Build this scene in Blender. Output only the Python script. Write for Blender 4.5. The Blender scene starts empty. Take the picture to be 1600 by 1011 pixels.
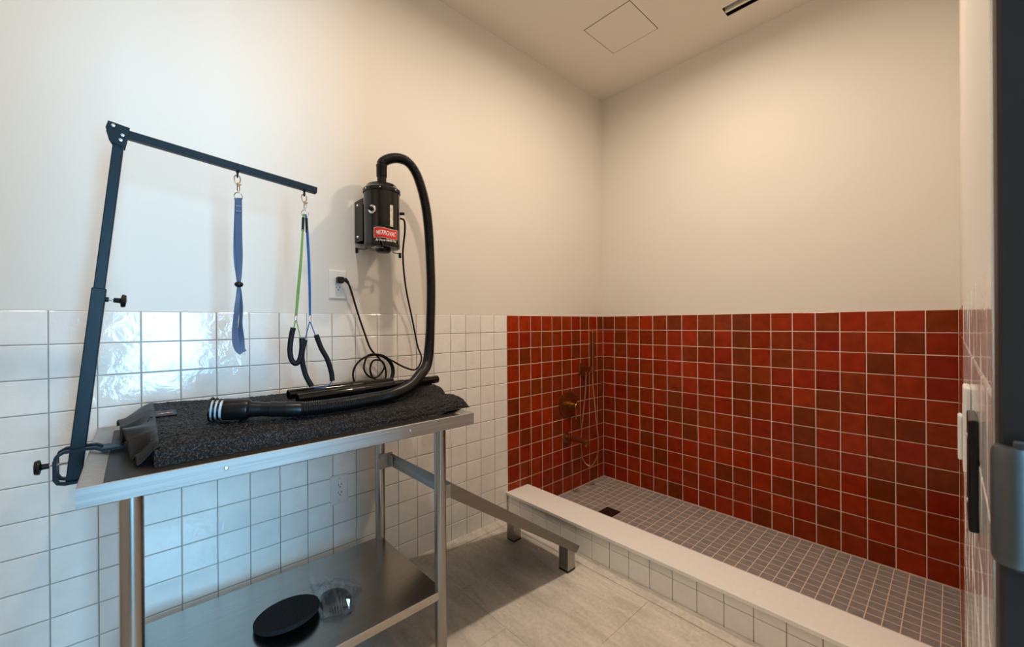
import bpy, bmesh, math, random
from mathutils import Vector, Matrix, noise as mnoise
random.seed(7)
PI = math.pi
scene = bpy.context.scene
COL = scene.collection

# ------------------------------------------------------------------ camera
cam_d = bpy.data.cameras.new('camera')
cam = bpy.data.objects.new('camera', cam_d); COL.objects.link(cam)
F_PX, YAW, PITCH, ROLL = 636.26, -0.8244, -0.0006, -0.0065
cam_d.sensor_width = 36.0
cam_d.lens = F_PX / 1600.0 * 36.0
cam_d.clip_start = 0.01
CAM = Vector((1.8246, -2.640, 1.1823))
fw = Vector((math.sin(YAW) * math.cos(PITCH), math.cos(YAW) * math.cos(PITCH), math.sin(PITCH)))
r0 = Vector((math.cos(YAW), -math.sin(YAW), 0)); u0 = r0.cross(fw)
cr = r0 * math.cos(ROLL) + u0 * math.sin(ROLL)
cu = u0 * math.cos(ROLL) - r0 * math.sin(ROLL)
cam.matrix_world = Matrix(((cr.x, cu.x, -fw.x, CAM.x), (cr.y, cu.y, -fw.y, CAM.y), (cr.z, cu.z, -fw.z, CAM.z), (0, 0, 0, 1)))
cam_d.dof.use_dof = True
cam_d.dof.focus_distance = 1.9
cam_d.dof.aperture_fstop = 9.0
scene.camera = cam

# ------------------------------------------------------------------ world, daylight, exposure
world = bpy.data.worlds.new('sky'); scene.world = world
world.use_nodes = True
world.node_tree.nodes['Background'].inputs[0].default_value = (0.52, 0.70, 1.0, 1)
world.node_tree.nodes['Background'].inputs[1].default_value = 1.0
scene.view_settings.view_transform = 'Standard'
scene.view_settings.look = 'None'
scene.view_settings.gamma = 1.0
scene.view_settings.use_curve_mapping = False
scene.view_settings.exposure = 0.0
scene.cycles.use_denoising = True
scene.cycles.max_bounces = 10
scene.cycles.diffuse_bounces = 6
scene.cycles.sample_clamp_indirect = 4.0
scene.cycles.caustics_reflective = False
scene.cycles.caustics_refractive = False

W = 1.844          # tile face of the right wall
H = 2.885          # ceiling height
TOP = 1.230        # top of the tile
P = 0.102          # tile pitch
DAY_W, LAMP_W = 163.0, 14.8
LAMP_C = (1.0, 0.815, 0.64)
DAY_C = (0.30, 0.67, 1.0)

dl = bpy.data.lights.new('daylight', 'AREA')
dl.shape = 'RECTANGLE'; dl.size = 0.72; dl.size_y = 2.2; dl.energy = DAY_W; dl.color = DAY_C
dlo = bpy.data.objects.new('daylight', dl); COL.objects.link(dlo)
dlo.location = (4.19, -2.38, 1.25); dlo.rotation_euler = (0, PI / 2, 0)   # faces -x
dl.size, dl.size_y = 1.9, 0.66

# ------------------------------------------------------------------ materials
def nodes_of(m):
    m.use_nodes = True
    return m.node_tree.nodes, m.node_tree.links

def mat(name, color, rough=0.5, metal=0.0, noise=0.0, nscale=30.0, bump=0.0, bscale=80.0, bdist=0.001, coat=0.0, spec=0.5, stretch=None):
    m = bpy.data.materials.new(name); N, L = nodes_of(m)
    b = N['Principled BSDF']
    b.inputs['Base Color'].default_value = (*color, 1)
    b.inputs['Roughness'].default_value = rough
    b.inputs['Metallic'].default_value = metal
    b.inputs['Specular IOR Level'].default_value = spec
    b.inputs['Coat Weight'].default_value = coat
    tc = N.new('ShaderNodeTexCoord'); src = tc.outputs['Object']
    if stretch:
        mp = N.new('ShaderNodeMapping'); mp.inputs['Scale'].default_value = stretch
        L.new(src, mp.inputs['Vector']); src = mp.outputs['Vector']
    if noise > 0:
        n = N.new('ShaderNodeTexNoise'); n.inputs['Scale'].default_value = nscale; n.inputs['Detail'].default_value = 4
        L.new(src, n.inputs['Vector'])
        r = N.new('ShaderNodeValToRGB')
        r.color_ramp.elements[0].position = 0.3; r.color_ramp.elements[1].position = 0.7
        r.color_ramp.elements[0].color = (*[max(0, c * (1 - noise)) for c in color], 1)
        r.color_ramp.elements[1].color = (*[min(1, c * (1 + noise)) for c in color], 1)
        L.new(n.outputs['Fac'], r.inputs['Fac']); L.new(r.outputs['Color'], b.inputs['Base Color'])
    if bump > 0:
        n2 = N.new('ShaderNodeTexNoise'); n2.inputs['Scale'].default_value = bscale; n2.inputs['Detail'].default_value = 3
        L.new(src, n2.inputs['Vector'])
        bp = N.new('ShaderNodeBump'); bp.inputs['Strength'].default_value = bump; bp.inputs['Distance'].default_value = bdist
        L.new(n2.outputs['Fac'], bp.inputs['Height']); L.new(bp.outputs['Normal'], b.inputs['Normal'])
    return m

def glaze(name, stops, rough=0.1, wave=0.35, mottling=0.10, attr=False, wdist=0.0025, spec=0.5):
    """handmade glazed tile: colour drawn per piece, uneven glossy surface"""
    m = bpy.data.materials.new(name); N, L = nodes_of(m); b = N['Principled BSDF']
    oi = N.new('ShaderNodeObjectInfo'); tc = N.new('ShaderNodeTexCoord')
    rnd = oi.outputs['Random']
    if attr:
        at = N.new('ShaderNodeAttribute'); at.attribute_name = 'piece'; rnd = at.outputs['Fac']
    r = N.new('ShaderNodeValToRGB'); els = r.color_ramp.elements
    r.color_ramp.interpolation = 'LINEAR'
    els[0].position = 0; els[0].color = (*stops[0], 1)
    els[1].position = 1; els[1].color = (*stops[-1], 1)
    for i, s in enumerate(stops[1:-1]):
        e = els.new((i + 1) / (len(stops) - 1)); e.color = (*s, 1)
    L.new(rnd, r.inputs['Fac'])
    mul = N.new('ShaderNodeMath'); mul.operation = 'MULTIPLY'; mul.inputs[1].default_value = 37.0
    L.new(rnd, mul.inputs[0])
    add = N.new('ShaderNodeVectorMath'); add.operation = 'ADD'
    cmb = N.new('ShaderNodeCombineXYZ'); L.new(mul.outputs[0], cmb.inputs[0]); L.new(mul.outputs[0], cmb.inputs[2])
    L.new(tc.outputs['Object'], add.inputs[0]); L.new(cmb.outputs[0], add.inputs[1])
    n = N.new('ShaderNodeTexNoise'); n.inputs['Scale'].default_value = 22; n.inputs['Detail'].default_value = 3
    L.new(add.outputs[0], n.inputs['Vector'])
    hsv = N.new('ShaderNodeHueSaturation')
    mr = N.new('ShaderNodeMapRange'); mr.inputs[1].default_value = 0.3; mr.inputs[2].default_value = 0.7
    mr.inputs[3].default_value = 1 - mottling; mr.inputs[4].default_value = 1 + mottling
    L.new(n.outputs['Fac'], mr.inputs[0]); L.new(mr.outputs[0], hsv.inputs['Value'])
    L.new(r.outputs['Color'], hsv.inputs['Color']); L.new(hsv.outputs['Color'], b.inputs['Base Color'])
    n2 = N.new('ShaderNodeTexNoise'); n2.inputs['Scale'].default_value = 19; n2.inputs['Detail'].default_value = 4; n2.inputs['Roughness'].default_value = 0.55; n2.inputs['Distortion'].default_value = 0.7
    L.new(add.outputs[0], n2.inputs['Vector'])
    bp = N.new('ShaderNodeBump'); bp.inputs['Strength'].default_value = wave; bp.inputs['Distance'].default_value = wdist
    L.new(n2.outputs['Fac'], bp.inputs['Height']); L.new(bp.outputs['Normal'], b.inputs['Normal'])
    b.inputs['Roughness'].default_value = rough
    b.inputs['Specular IOR Level'].default_value = spec
    return m

def steel(name, color, rough, stretch, noise=0.10, bump=0.12):
    m = mat(name, color, rough, 1.0, noise=noise, nscale=1.0, bump=bump, bscale=1.0, bdist=0.0004, stretch=stretch)
    return m

def clear_film(name, tint=(1, 1, 1), gloss=0.18, rough=0.08, haze=0.0):
    m = bpy.data.materials.new(name); N, L = nodes_of(m)
    out = N['Material Output']; N.remove(N['Principled BSDF'])
    t = N.new('ShaderNodeBsdfTransparent'); t.inputs[0].default_value = (*tint, 1)
    g = N.new('ShaderNodeBsdfGlossy'); g.inputs['Roughness'].default_value = rough
    lw = N.new('ShaderNodeLayerWeight'); lw.inputs[0].default_value = 0.35
    mr = N.new('ShaderNodeMapRange'); mr.inputs[3].default_value = gloss * 0.5; mr.inputs[4].default_value = min(1, gloss * 4)
    L.new(lw.outputs['Fresnel'], mr.inputs[0])
    mx = N.new('ShaderNodeMixShader'); L.new(mr.outputs[0], mx.inputs[0]); L.new(t.outputs[0], mx.inputs[1]); L.new(g.outputs[0], mx.inputs[2])
    last = mx.outputs[0]
    if haze > 0:
        df = N.new('ShaderNodeBsdfDiffuse'); df.inputs[0].default_value = (0.8, 0.84, 0.9, 1)
        m2 = N.new('ShaderNodeMixShader'); m2.inputs[0].default_value = haze
        L.new(last, m2.inputs[1]); L.new(df.outputs[0], m2.inputs[2]); last = m2.outputs[0]
    L.new(last, out.inputs['Surface'])
    return m

def stone(name, c1, c2, rough=0.55):
    m = bpy.data.materials.new(name); N, L = nodes_of(m); b = N['Principled BSDF']
    tc = N.new('ShaderNodeTexCoord')
    mp = N.new('ShaderNodeMapping'); mp.inputs['Rotation'].default_value = (0, 0, 0.95); mp.inputs['Scale'].default_value = (1.2, 6.0, 1)
    L.new(tc.outputs['Generated'], mp.inputs['Vector'])
    oi = N.new('ShaderNodeObjectInfo'); geo = N.new('ShaderNodeNewGeometry')
    L.new(geo.outputs['Position'], mp.inputs['Vector'])
    n = N.new('ShaderNodeTexNoise'); n.inputs['Scale'].default_value = 2.6; n.inputs['Detail'].default_value = 9; n.inputs['Roughness'].default_value = 0.62; n.inputs['Distortion'].default_value = 0.8
    L.new(mp.outputs['Vector'], n.inputs['Vector'])
    n3 = N.new('ShaderNodeTexNoise'); n3.inputs['Scale'].default_value = 70; n3.inputs['Detail'].default_value = 4
    L.new(geo.outputs['Position'], n3.inputs['Vector'])
    ad = N.new('ShaderNodeMath'); ad.operation = 'MULTIPLY_ADD'; ad.inputs[1].default_value = 0.45; 
    L.new(n3.outputs['Fac'], ad.inputs[0]); L.new(n.outputs['Fac'], ad.inputs[2])
    r = N.new('ShaderNodeValToRGB'); e = r.color_ramp.elements
    e[0].position = 0.52; e[0].color = (*c1, 1); e[1].position = 0.92; e[1].color = (*c2, 1)
    L.new(ad.outputs[0], r.inputs['Fac']); L.new(r.outputs['Color'], b.inputs['Base Color'])
    bp = N.new('ShaderNodeBump'); bp.inputs['Strength'].default_value = 0.15; bp.inputs['Distance'].default_value = 0.001
    L.new(n3.outputs['Fac'], bp.inputs['Height']); L.new(bp.outputs['Normal'], b.inputs['Normal'])
    b.inputs['Roughness'].default_value = rough
    return m

def coil_mat(name):
    m = bpy.data.materials.new(name); N, L = nodes_of(m); b = N['Principled BSDF']
    tc = N.new('ShaderNodeTexCoord')
    n = N.new('ShaderNodeTexNoise'); n.inputs['Scale'].default_value = 240; n.inputs['Detail'].default_value = 2.5; L.new(tc.outputs['Object'], n.inputs['Vector'])
    r = N.new('ShaderNodeValToRGB'); e = r.color_ramp.elements
    e[0].position = 0.50; e[0].color = (0.0015, 0.0015, 0.002, 1); e[1].position = 0.70; e[1].color = (0.062, 0.064, 0.070, 1)
    L.new(n.outputs['Fac'], r.inputs['Fac']); L.new(r.outputs['Color'], b.inputs['Base Color'])
    bp = N.new('ShaderNodeBump'); bp.inputs['Strength'].default_value = 0.9; bp.inputs['Distance'].default_value = 0.003
    L.new(n.outputs['Fac'], bp.inputs['Height']); L.new(bp.outputs['Normal'], b.inputs['Normal'])
    b.inputs['Roughness'].default_value = 0.5; b.inputs['Specular IOR Level'].default_value = 0.2
    return m

def emit(name, color, strength):
    m = bpy.data.materials.new(name); N, L = nodes_of(m); b = N['Principled BSDF']
    b.inputs['Base Color'].default_value = (*color, 1)
    b.inputs['Emission Color'].default_value = (*color, 1); b.inputs['Emission Strength'].default_value = strength
    return m

M = {}
M['paint'] = mat('wall_paint', (0.755, 0.72, 0.66), 0.62, bump=0.05, bscale=260, bdist=0.0006)
M['ceil'] = mat('ceiling_paint', (0.80, 0.75, 0.67), 0.75, bump=0.04, bscale=260, bdist=0.0006)
M['white_tile'] = glaze('white_glazed_tile', [(0.82, 0.795, 0.755), (0.88, 0.86, 0.82), (0.85, 0.825, 0.785), (0.89, 0.87, 0.83), (0.83, 0.81, 0.77)], rough=0.085, wave=0.62, mottling=0.03)
M['red_tile'] = glaze('red_glazed_tile', [(0.215, 0.024, 0.004), (0.310, 0.024, 0.004), (0.185, 0.032, 0.006), (0.340, 0.032, 0.005), (0.250, 0.036, 0.006), (0.165, 0.029, 0.005), (0.315, 0.030, 0.006), (0.235, 0.017, 0.005)], rough=0.17, wave=0.22, mottling=0.16, spec=0.14)
M['white_grout'] = mat('grey_grout', (0.34, 0.32, 0.29), 0.9, noise=0.1)
M['red_grout'] = mat('pale_grout', (0.74, 0.60, 0.49), 0.9, noise=0.08)
M['mosaic'] = glaze('mosaic_tile', [(0.270, 0.255, 0.248), (0.305, 0.275, 0.262), (0.285, 0.270, 0.258), (0.315, 0.280, 0.264)], rough=0.5, wave=0.05, mottling=0.12)
M['mosaic_far'] = glaze('mosaic_tile_joined', [(0.270, 0.255, 0.248), (0.305, 0.275, 0.262), (0.285, 0.270, 0.258), (0.315, 0.280, 0.264)], rough=0.5, wave=0.05, mottling=0.12, attr=True)
M['floor_tile'] = stone('floor_stone', (0.50, 0.455, 0.395), (0.75, 0.70, 0.63))
M['floor_grout'] = mat('floor_grout', (0.40, 0.36, 0.31), 0.9)
M['quartz'] = mat('white_quartz', (0.89, 0.87, 0.84), 0.32, noise=0.02, nscale=60)
M['steel_y'] = steel('brushed_steel_lengthwise', (0.42, 0.41, 0.40), 0.60, (220, 3, 220))
M['steel_x'] = steel('brushed_steel_crosswise', (0.52, 0.50, 0.48), 0.30, (3, 220, 220))
M['steel_z'] = steel('brushed_steel_tube', (0.40, 0.38, 0.355), 0.27, (160, 160, 2), noise=0.06, bump=0.05)
M['steel_shelf'] = steel('brushed_steel_shelf', (0.52, 0.49, 0.45), 0.24, (260, 2.5, 260), noise=0.07, bump=0.05)
M['steel_ramp'] = steel('brushed_steel_ramp', (0.26, 0.245, 0.225), 0.42, (220, 6, 220), noise=0.08)
M['bolt'] = mat('bright_bolt', (0.75, 0.76, 0.78), 0.25, 1.0, noise=0.05)
M['chrome'] = mat('chrome', (0.82, 0.80, 0.76), 0.12, 1.0, noise=0.03)
M['snap'] = mat('antique_brass_snap', (0.52, 0.42, 0.33), 0.22, 1.0, noise=0.05)
M['arm'] = mat('black_powder_coat', (0.005, 0.014, 0.022), 0.42, spec=0.22, bump=0.08, bscale=500, bdist=0.0003)
M['black'] = mat('black_plastic', (0.005, 0.005, 0.006), 0.32, spec=0.28, noise=0.15, nscale=40)
M['black_gloss'] = mat('black_gloss_enamel', (0.003, 0.003, 0.0035), 0.10, spec=0.40, noise=0.1)
M['black_rough'] = mat('black_rubber', (0.006, 0.006, 0.007), 0.5, spec=0.25, bump=0.1, bscale=300, bdist=0.0005)
M['hose'] = mat('black_corrugated_plastic', (0.005, 0.005, 0.006), 0.26, spec=0.30, noise=0.1)
M['foam'] = mat('black_foam', (0.007, 0.008, 0.010), 0.6, spec=0.25, bump=0.3, bscale=600, bdist=0.0005)
M['open_foam'] = mat('open_cell_foam', (0.017, 0.017, 0.019), 0.85, spec=0.2, noise=0.8, nscale=420, bump=0.9, bscale=420, bdist=0.0016)
M['table_mat'] = mat('dark_rubber_mat', (0.018, 0.016, 0.014), 0.45, spec=0.25, bump=0.1, bscale=400, bdist=0.0003)
M['coil'] = coil_mat('coil_pile')
M['backing'] = mat('ribbed_mat_backing', (0.010, 0.010, 0.010), 0.45, spec=0.25, bump=0.6, bscale=1.0, bdist=0.0012, stretch=(260, 420, 260))
M['copper'] = mat('copper_print', (0.62, 0.24, 0.08), 0.35, 0.6, noise=0.2, nscale=200)
M['strap'] = mat('blue_nylon_strap', (0.070, 0.105, 0.185), 0.6, noise=0.15, nscale=300, bump=0.3, bscale=900, bdist=0.0003)
M['stitch'] = mat('pale_stitching', (0.34, 0.40, 0.52), 0.7, noise=0.1)
M['green_cord'] = mat('green_cord', (0.165, 0.33, 0.06), 0.5, noise=0.15, nscale=300)
M['blue_cord'] = mat('blue_cord', (0.014, 0.105, 0.33), 0.5, noise=0.15, nscale=300)
M['red_label'] = mat('red_label', (0.62, 0.022, 0.022), 0.35, noise=0.05)
M['pale_print'] = mat('pale_print', (0.85, 0.80, 0.78), 0.4, noise=0.03)
M['silver_label'] = mat('silver_label', (0.58, 0.56, 0.50), 0.4, noise=0.3, nscale=120)
M['plate'] = mat('white_plate_plastic', (0.80, 0.79, 0.76), 0.35, noise=0.01)
M['slot'] = mat('dark_slot', (0.006, 0.006, 0.006), 0.7, spec=0.1, noise=0.05)
M['bronze'] = mat('brushed_bronze', (0.36, 0.19, 0.065), 0.34, 1.0, noise=0.15, nscale=60)
M['hosepipe'] = mat('bronze_metal_hose', (0.62, 0.40, 0.26), 0.35, 1.0, noise=0.1, nscale=200)
M['drain'] = mat('dark_bronze_grate', (0.030, 0.016, 0.010), 0.5, 0.4, noise=0.1)
M['door'] = mat('charcoal_door_enamel', (0.046, 0.036, 0.034), 0.55, spec=0.15, noise=0.06, nscale=20)
M['door_trim'] = mat('satin_edge_trim', (0.66, 0.58, 0.48), 0.22, 0.7, noise=0.05)
M['strike'] = steel('brushed_nickel', (0.15, 0.145, 0.14), 0.5, (3, 3, 200), noise=0.06)
M['film'] = clear_film('clear_plastic_film', (0.95, 0.96, 0.98), 0.16, 0.05, 0.05)
M['glass'] = clear_film('window_glass', (0.97, 0.985, 0.99), 0.05, 0.02)
M['bristle'] = mat('pale_bristles', (0.78, 0.74, 0.68), 0.4, noise=0.05)
M['lens'] = emit('downlight_lens', (1.0, 0.82, 0.60), 9.0)
M['white_slot'] = mat('white_nozzle_insert', (0.62, 0.64, 0.68), 0.35, noise=0.04)
M['hall'] = mat('hallway_paint', (0.74, 0.73, 0.71), 0.7, noise=0.02)

# ------------------------------------------------------------------ helpers
def wpos(o):
    p = Vector((0, 0, 0))
    while o is not None:
        p += o.location; o = o.parent
    return p

def obj(name, bm, m, parent=None, smooth=False, at=None):
    """one mesh object from a bmesh given in world coordinates"""
    if at is not None: base = Vector(at)
    elif parent is not None: base = wpos(parent)
    else:
        vs = [v.co for v in bm.verts]
        base = Vector((sum(v.x for v in vs) / len(vs), sum(v.y for v in vs) / len(vs), min(v.z for v in vs)))
    bmesh.ops.translate(bm, verts=bm.verts, vec=-base)
    bmesh.ops.recalc_face_normals(bm, faces=bm.faces)
    me = bpy.data.meshes.new(name); bm.to_mesh(me); bm.free()
    if smooth:
        for p in me.polygons: p.use_smooth = True
    me.materials.append(m)
    o = bpy.data.objects.new(name, me); COL.objects.link(o)
    o.location = base if parent is None else base - wpos(parent)
    if parent is not None: o.parent = parent
    return o

def auto_smooth(o, ang=35):
    me = o.data
    for p in me.polygons: p.use_smooth = True
    try: me.set_sharp_from_angle(angle=math.radians(ang))
    except Exception: pass
    return o

def tag(o, label=None, cat=None, group=None, kind=None):
    if label: o['label'] = label
    if cat: o['category'] = cat
    if group: o['group'] = group
    if kind: o['kind'] = kind
    return o

def thing(name, loc, label, cat, group=None, kind=None):
    o = bpy.data.objects.new(name, None); COL.objects.link(o)
    o.empty_display_size = 0.05; o.location = loc
    return tag(o, label, cat, group, kind)

def box(a, b, bev=0.0, seg=1, bm=None):
    bm = bm or bmesh.new()
    a = Vector(a); b = Vector(b)
    vs = [bm.verts.new((x, y, z)) for x in (a.x, b.x) for y in (a.y, b.y) for z in (a.z, b.z)]
    fs = [(0, 1, 3, 2), (4, 6, 7, 5), (0, 4, 5, 1), (2, 3, 7, 6), (0, 2, 6, 4), (1, 5, 7, 3)]
    faces = [bm.faces.new([vs[i] for i in f]) for f in fs]
    bmesh.ops.recalc_face_normals(bm, faces=faces)
    if bev > 0:
        ed = list({e for f in faces for e in f.edges})
        bmesh.ops.bevel(bm, geom=ed, offset=bev, segments=seg, affect='EDGES', profile=0.5)
    return bm

def xf(bm, mtx):
    bmesh.ops.transform(bm, matrix=mtx, verts=bm.verts); return bm

def frame_from(d):
    d = Vector(d).normalized()
    up = Vector((0, 0, 1)) if abs(d.z) < 0.95 else Vector((0, 1, 0))
    x = up.cross(d).normalized(); y = d.cross(x)
    return Matrix(((x.x, y.x, d.x), (x.y, y.y, d.y), (x.z, y.z, d.z)))

def catmull(pts, n=8, closed=False):
    pts = [Vector(p) for p in pts]; out = []
    N = len(pts); rng = range(N if closed else N - 1)
    for i in rng:
        p0 = pts[(i - 1) % N] if closed or i > 0 else pts[0] * 2 - pts[1]
        p1 = pts[i]; p2 = pts[(i + 1) % N]
        p3 = pts[(i + 2) % N] if closed or i + 2 < N else pts[-1] * 2 - pts[-2]
        for k in range(n):
            t = k / n
            out.append(0.5 * ((2 * p1) + (p2 - p0) * t + (2 * p0 - 5 * p1 + 4 * p2 - p3) * t * t + (3 * p1 - p0 - 3 * p2 + p3) * t ** 3))
    if not closed: out.append(pts[-1])
    return out

def resample(pts, step):
    out = [pts[0]]; acc = 0
    for a, b in zip(pts, pts[1:]):
        d = (b - a).length
        while acc + d >= step:
            t = (step - acc) / d; a = a + (b - a) * t; out.append(a); d = (b - a).length; acc = 0
        acc += d
    out.append(pts[-1])
    return out

def tube(pts, rad, seg=12, closed=False, cap=True, bm=None):
    bm = bm or bmesh.new(); pts = [Vector(p) for p in pts]; n = len(pts)
    rads = rad if isinstance(rad, (list, tuple)) else [rad] * n
    rings = []; nrm = None
    for i, p in enumerate(pts):
        if closed: t = pts[(i + 1) % n] - pts[i - 1]
        else: t = pts[min(i + 1, n - 1)] - pts[max(i - 1, 0)]
        t.normalize()
        if nrm is None:
            nrm = t.orthogonal().normalized()
        else:
            nrm = (nrm - t * nrm.dot(t)).normalized()
        bn = t.cross(nrm)
        rings.append([bm.verts.new(p + (nrm * math.cos(2 * PI * k / seg) + bn * math.sin(2 * PI * k / seg)) * rads[i]) for k in range(seg)])
    for i in range(n if closed else n - 1):
        a = rings[i]; b = rings[(i + 1) % n]
        for k in range(seg): bm.faces.new((a[k], a[(k + 1) % seg], b[(k + 1) % seg], b[k]))
    if cap and not closed:
        bm.faces.new(rings[0][::-1]); bm.faces.new(rings[-1])
    return bm

def lathe(prof, o=(0, 0, 0), d=(0, 0, 1), seg=28, bm=None):
    """prof: list of (radius, distance along axis d)"""
    bm = bm or bmesh.new(); R = frame_from(d); o = Vector(o); rings = []
    for r, h in prof:
        if r < 1e-6: rings.append([bm.verts.new(o + R @ Vector((0, 0, h)))])
        else: rings.append([bm.verts.new(o + R @ Vector((r * math.cos(2 * PI * k / seg), r * math.sin(2 * PI * k / seg), h))) for k in range(seg)])
    for a, b in zip(rings, rings[1:]):
        for k in range(seg):
            k2 = (k + 1) % seg
            if len(a) == 1 and len(b) == 1: continue
            if len(a) == 1: bm.faces.new((a[0], b[k], b[k2]))
            elif len(b) == 1: bm.faces.new((a[k], b[0], a[k2]))
            else: bm.faces.new((a[k], b[k], b[k2], a[k2]))
    if len(rings[0]) > 1: bm.faces.new(rings[0][::-1])
    if len(rings[-1]) > 1: bm.faces.new(rings[-1])
    return bm

def prism(outline, o, ux, uy, uz, depth, bm=None):
    """2-D outline extruded by depth along uz"""
    bm = bm or bmesh.new(); o = Vector(o); ux = Vector(ux); uy = Vector(uy); uz = Vector(uz)
    a = [bm.verts.new(o + ux * x + uy * y) for x, y in outline]
    b = [bm.verts.new(v.co + uz * depth) for v in a]
    bm.faces.new(a); bm.faces.new(b[::-1])
    n = len(a)
    for i in range(n): bm.faces.new((a[i], b[i], b[(i + 1) % n], a[(i + 1) % n]))
    return bm

def ribbon(pts, widths, wdirs, th=0.0014, bm=None):
    bm = bm or bmesh.new(); pts = [Vector(p) for p in pts]; n = len(pts); rings = []
    for i, p in enumerate(pts):
        t = (pts[min(i + 1, n - 1)] - pts[max(i - 1, 0)]).normalized()
        wd = Vector(wdirs[i]); wd = (wd - t * wd.dot(t)).normalized(); nn = t.cross(wd)
        w = widths[i] / 2
        rings.append([bm.verts.new(p + wd * sx * w + nn * sn * th / 2) for sx, sn in ((-1, -1), (1, -1), (1, 1), (-1, 1))])
    for a, b in zip(rings, rings[1:]):
        for k in range(4): bm.faces.new((a[k], a[(k + 1) % 4], b[(k + 1) % 4], b[k]))
    bm.faces.new(rings[0][::-1]); bm.faces.new(rings[-1])
    return bm

def sheet(fn, us, vs, th=0.0, bm=None):
    """grid surface fn(u,v); th>0 adds a second skin offset by fn normal"""
    bm = bm or bmesh.new()
    g = [[bm.verts.new(fn(u, v)) for v in vs] for u in us]
    for i in range(len(us) - 1):
        for j in range(len(vs) - 1): bm.faces.new((g[i][j], g[i + 1][j], g[i + 1][j + 1], g[i][j + 1]))
    if th:
        bm.normal_update()
        bmesh.ops.solidify(bm, geom=list(bm.faces), thickness=th)
    return bm

def interp(tab, x):
    if x <= tab[0][0]: return tab[0][1]
    for (a, fa), (b, fb) in zip(tab, tab[1:]):
        if x <= b:
            t = (x - a) / (b - a); t = t * t * (3 - 2 * t); return fa + (fb - fa) * t
    return tab[-1][1]

# ------------------------------------------------------------------ the room shell
def struct(name, bm, m, label, cat):
    return tag(obj(name, bm, m), label, cat, kind='structure')

GR = 0.0045        # tile proud of the painted plane
JAMB = -2.20       # far edge of the door opening
NEAR = -3.40
DOOR_END, DOOR_H = -3.12, 2.13
wall_left = struct('wall_left', box((-0.16, NEAR - 0.12, -0.02), (-GR, 0.16, H)), M['paint'], 'off-white painted wall with white and red square tile below', 'wall')
wall_back = struct('wall_back', box((-GR, GR, -0.02), (W + 0.125, 0.16, H)), M['paint'], 'off-white painted wall above the red shower tile', 'wall')
bm = box((W + GR, JAMB, -0.02), (W + 0.125, GR, H))
box((W + GR, DOOR_END, DOOR_H), (W + 0.125, JAMB, H), bm=bm)
box((W + GR, NEAR - 0.12, -0.02), (W + 0.125, DOOR_END, H), bm=bm)
wall_right = struct('wall_right', bm, M['paint'], 'narrow sliver of off-white wall beside the dark door frame', 'wall')
struct('wall_front', box((-GR, NEAR - 0.12, -0.02), (W + GR, NEAR, H)), M['paint'], 'off-white wall behind the camera', 'wall')
# ceiling with the hole of the slot diffuser
sx0, sx1, sy0, sy1 = 0.98, 1.70, -0.290, -0.206
bm = box((-0.16, NEAR - 0.12, H), (sx0, 0.16, H + 0.1))
box((sx1, NEAR - 0.12, H), (W + 0.125, 0.16, H + 0.1), bm=bm)
box((sx0, NEAR - 0.12, H), (sx1, sy0, H + 0.1), bm=bm)
box((sx0, sy1, H), (sx1, 0.16, H + 0.1), bm=bm)
struct('ceiling', bm, M['ceil'], 'plain tan-lit painted ceiling', 'ceiling')

# floor slab and its large stone-look tiles
floor = struct('floor', box((-0.16, NEAR - 0.12, -0.12), (W + 0.125, 0.16, -0.0012)), M['floor_grout'], 'beige stone-look tiled floor', 'floor')
ys = [-0.985, -1.59, -2.195, -2.80, NEAR]
for r, (ya, yb) in enumerate(zip(ys, ys[1:])):
    xs = [0.0, 0.34, 0.945, 1.55, W] if r % 2 == 0 else [0.0, 0.04, 0.645, 1.25, W]
    for xa, xb in zip(xs, xs[1:]):
        obj('floor_tile', box((xa + 0.0008, yb + 0.0008, -0.010), (xb - 0.0008, ya - 0.0008, 0.0), 0.0004), M['floor_tile'], floor)

# ---- glazed tiles: a few shared meshes, one object per tile
def tile_mesh(name, m, w, h, th, seed, tilt=0.0005, inset=0.0022, edge=0.0012):
    rnd = random.Random(seed); bm = bmesh.new()
    jit = lambda s: (rnd.random() - 0.5) * 2 * s
    c = [(-1, -1), (1, -1), (1, 1), (-1, 1)]
    back = [bm.verts.new((x * w / 2, y * h / 2, -th)) for x, y in c]
    edges = [(x * (w / 2 - abs(jit(0.0004))), y * (h / 2 - abs(jit(0.0004)))) for x, y in c]
    tz = [jit(tilt) for _ in c]
    mid = [bm.verts.new((ex, ey, -edge + z)) for (ex, ey), z in zip(edges, tz)]
    fr = [bm.verts.new((ex - math.copysign(inset, ex), ey - math.copysign(inset, ey), z)) for (ex, ey), z in zip(edges, tz)]
    for a, b in ((back, mid), (mid, fr)):
        for k in range(4): bm.faces.new((a[k], a[(k + 1) % 4], b[(k + 1) % 4], b[k]))
    bm.faces.new(fr)
    me = bpy.data.meshes.new(name); bm.to_mesh(me); bm.free(); me.materials.append(m)
    return me

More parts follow.
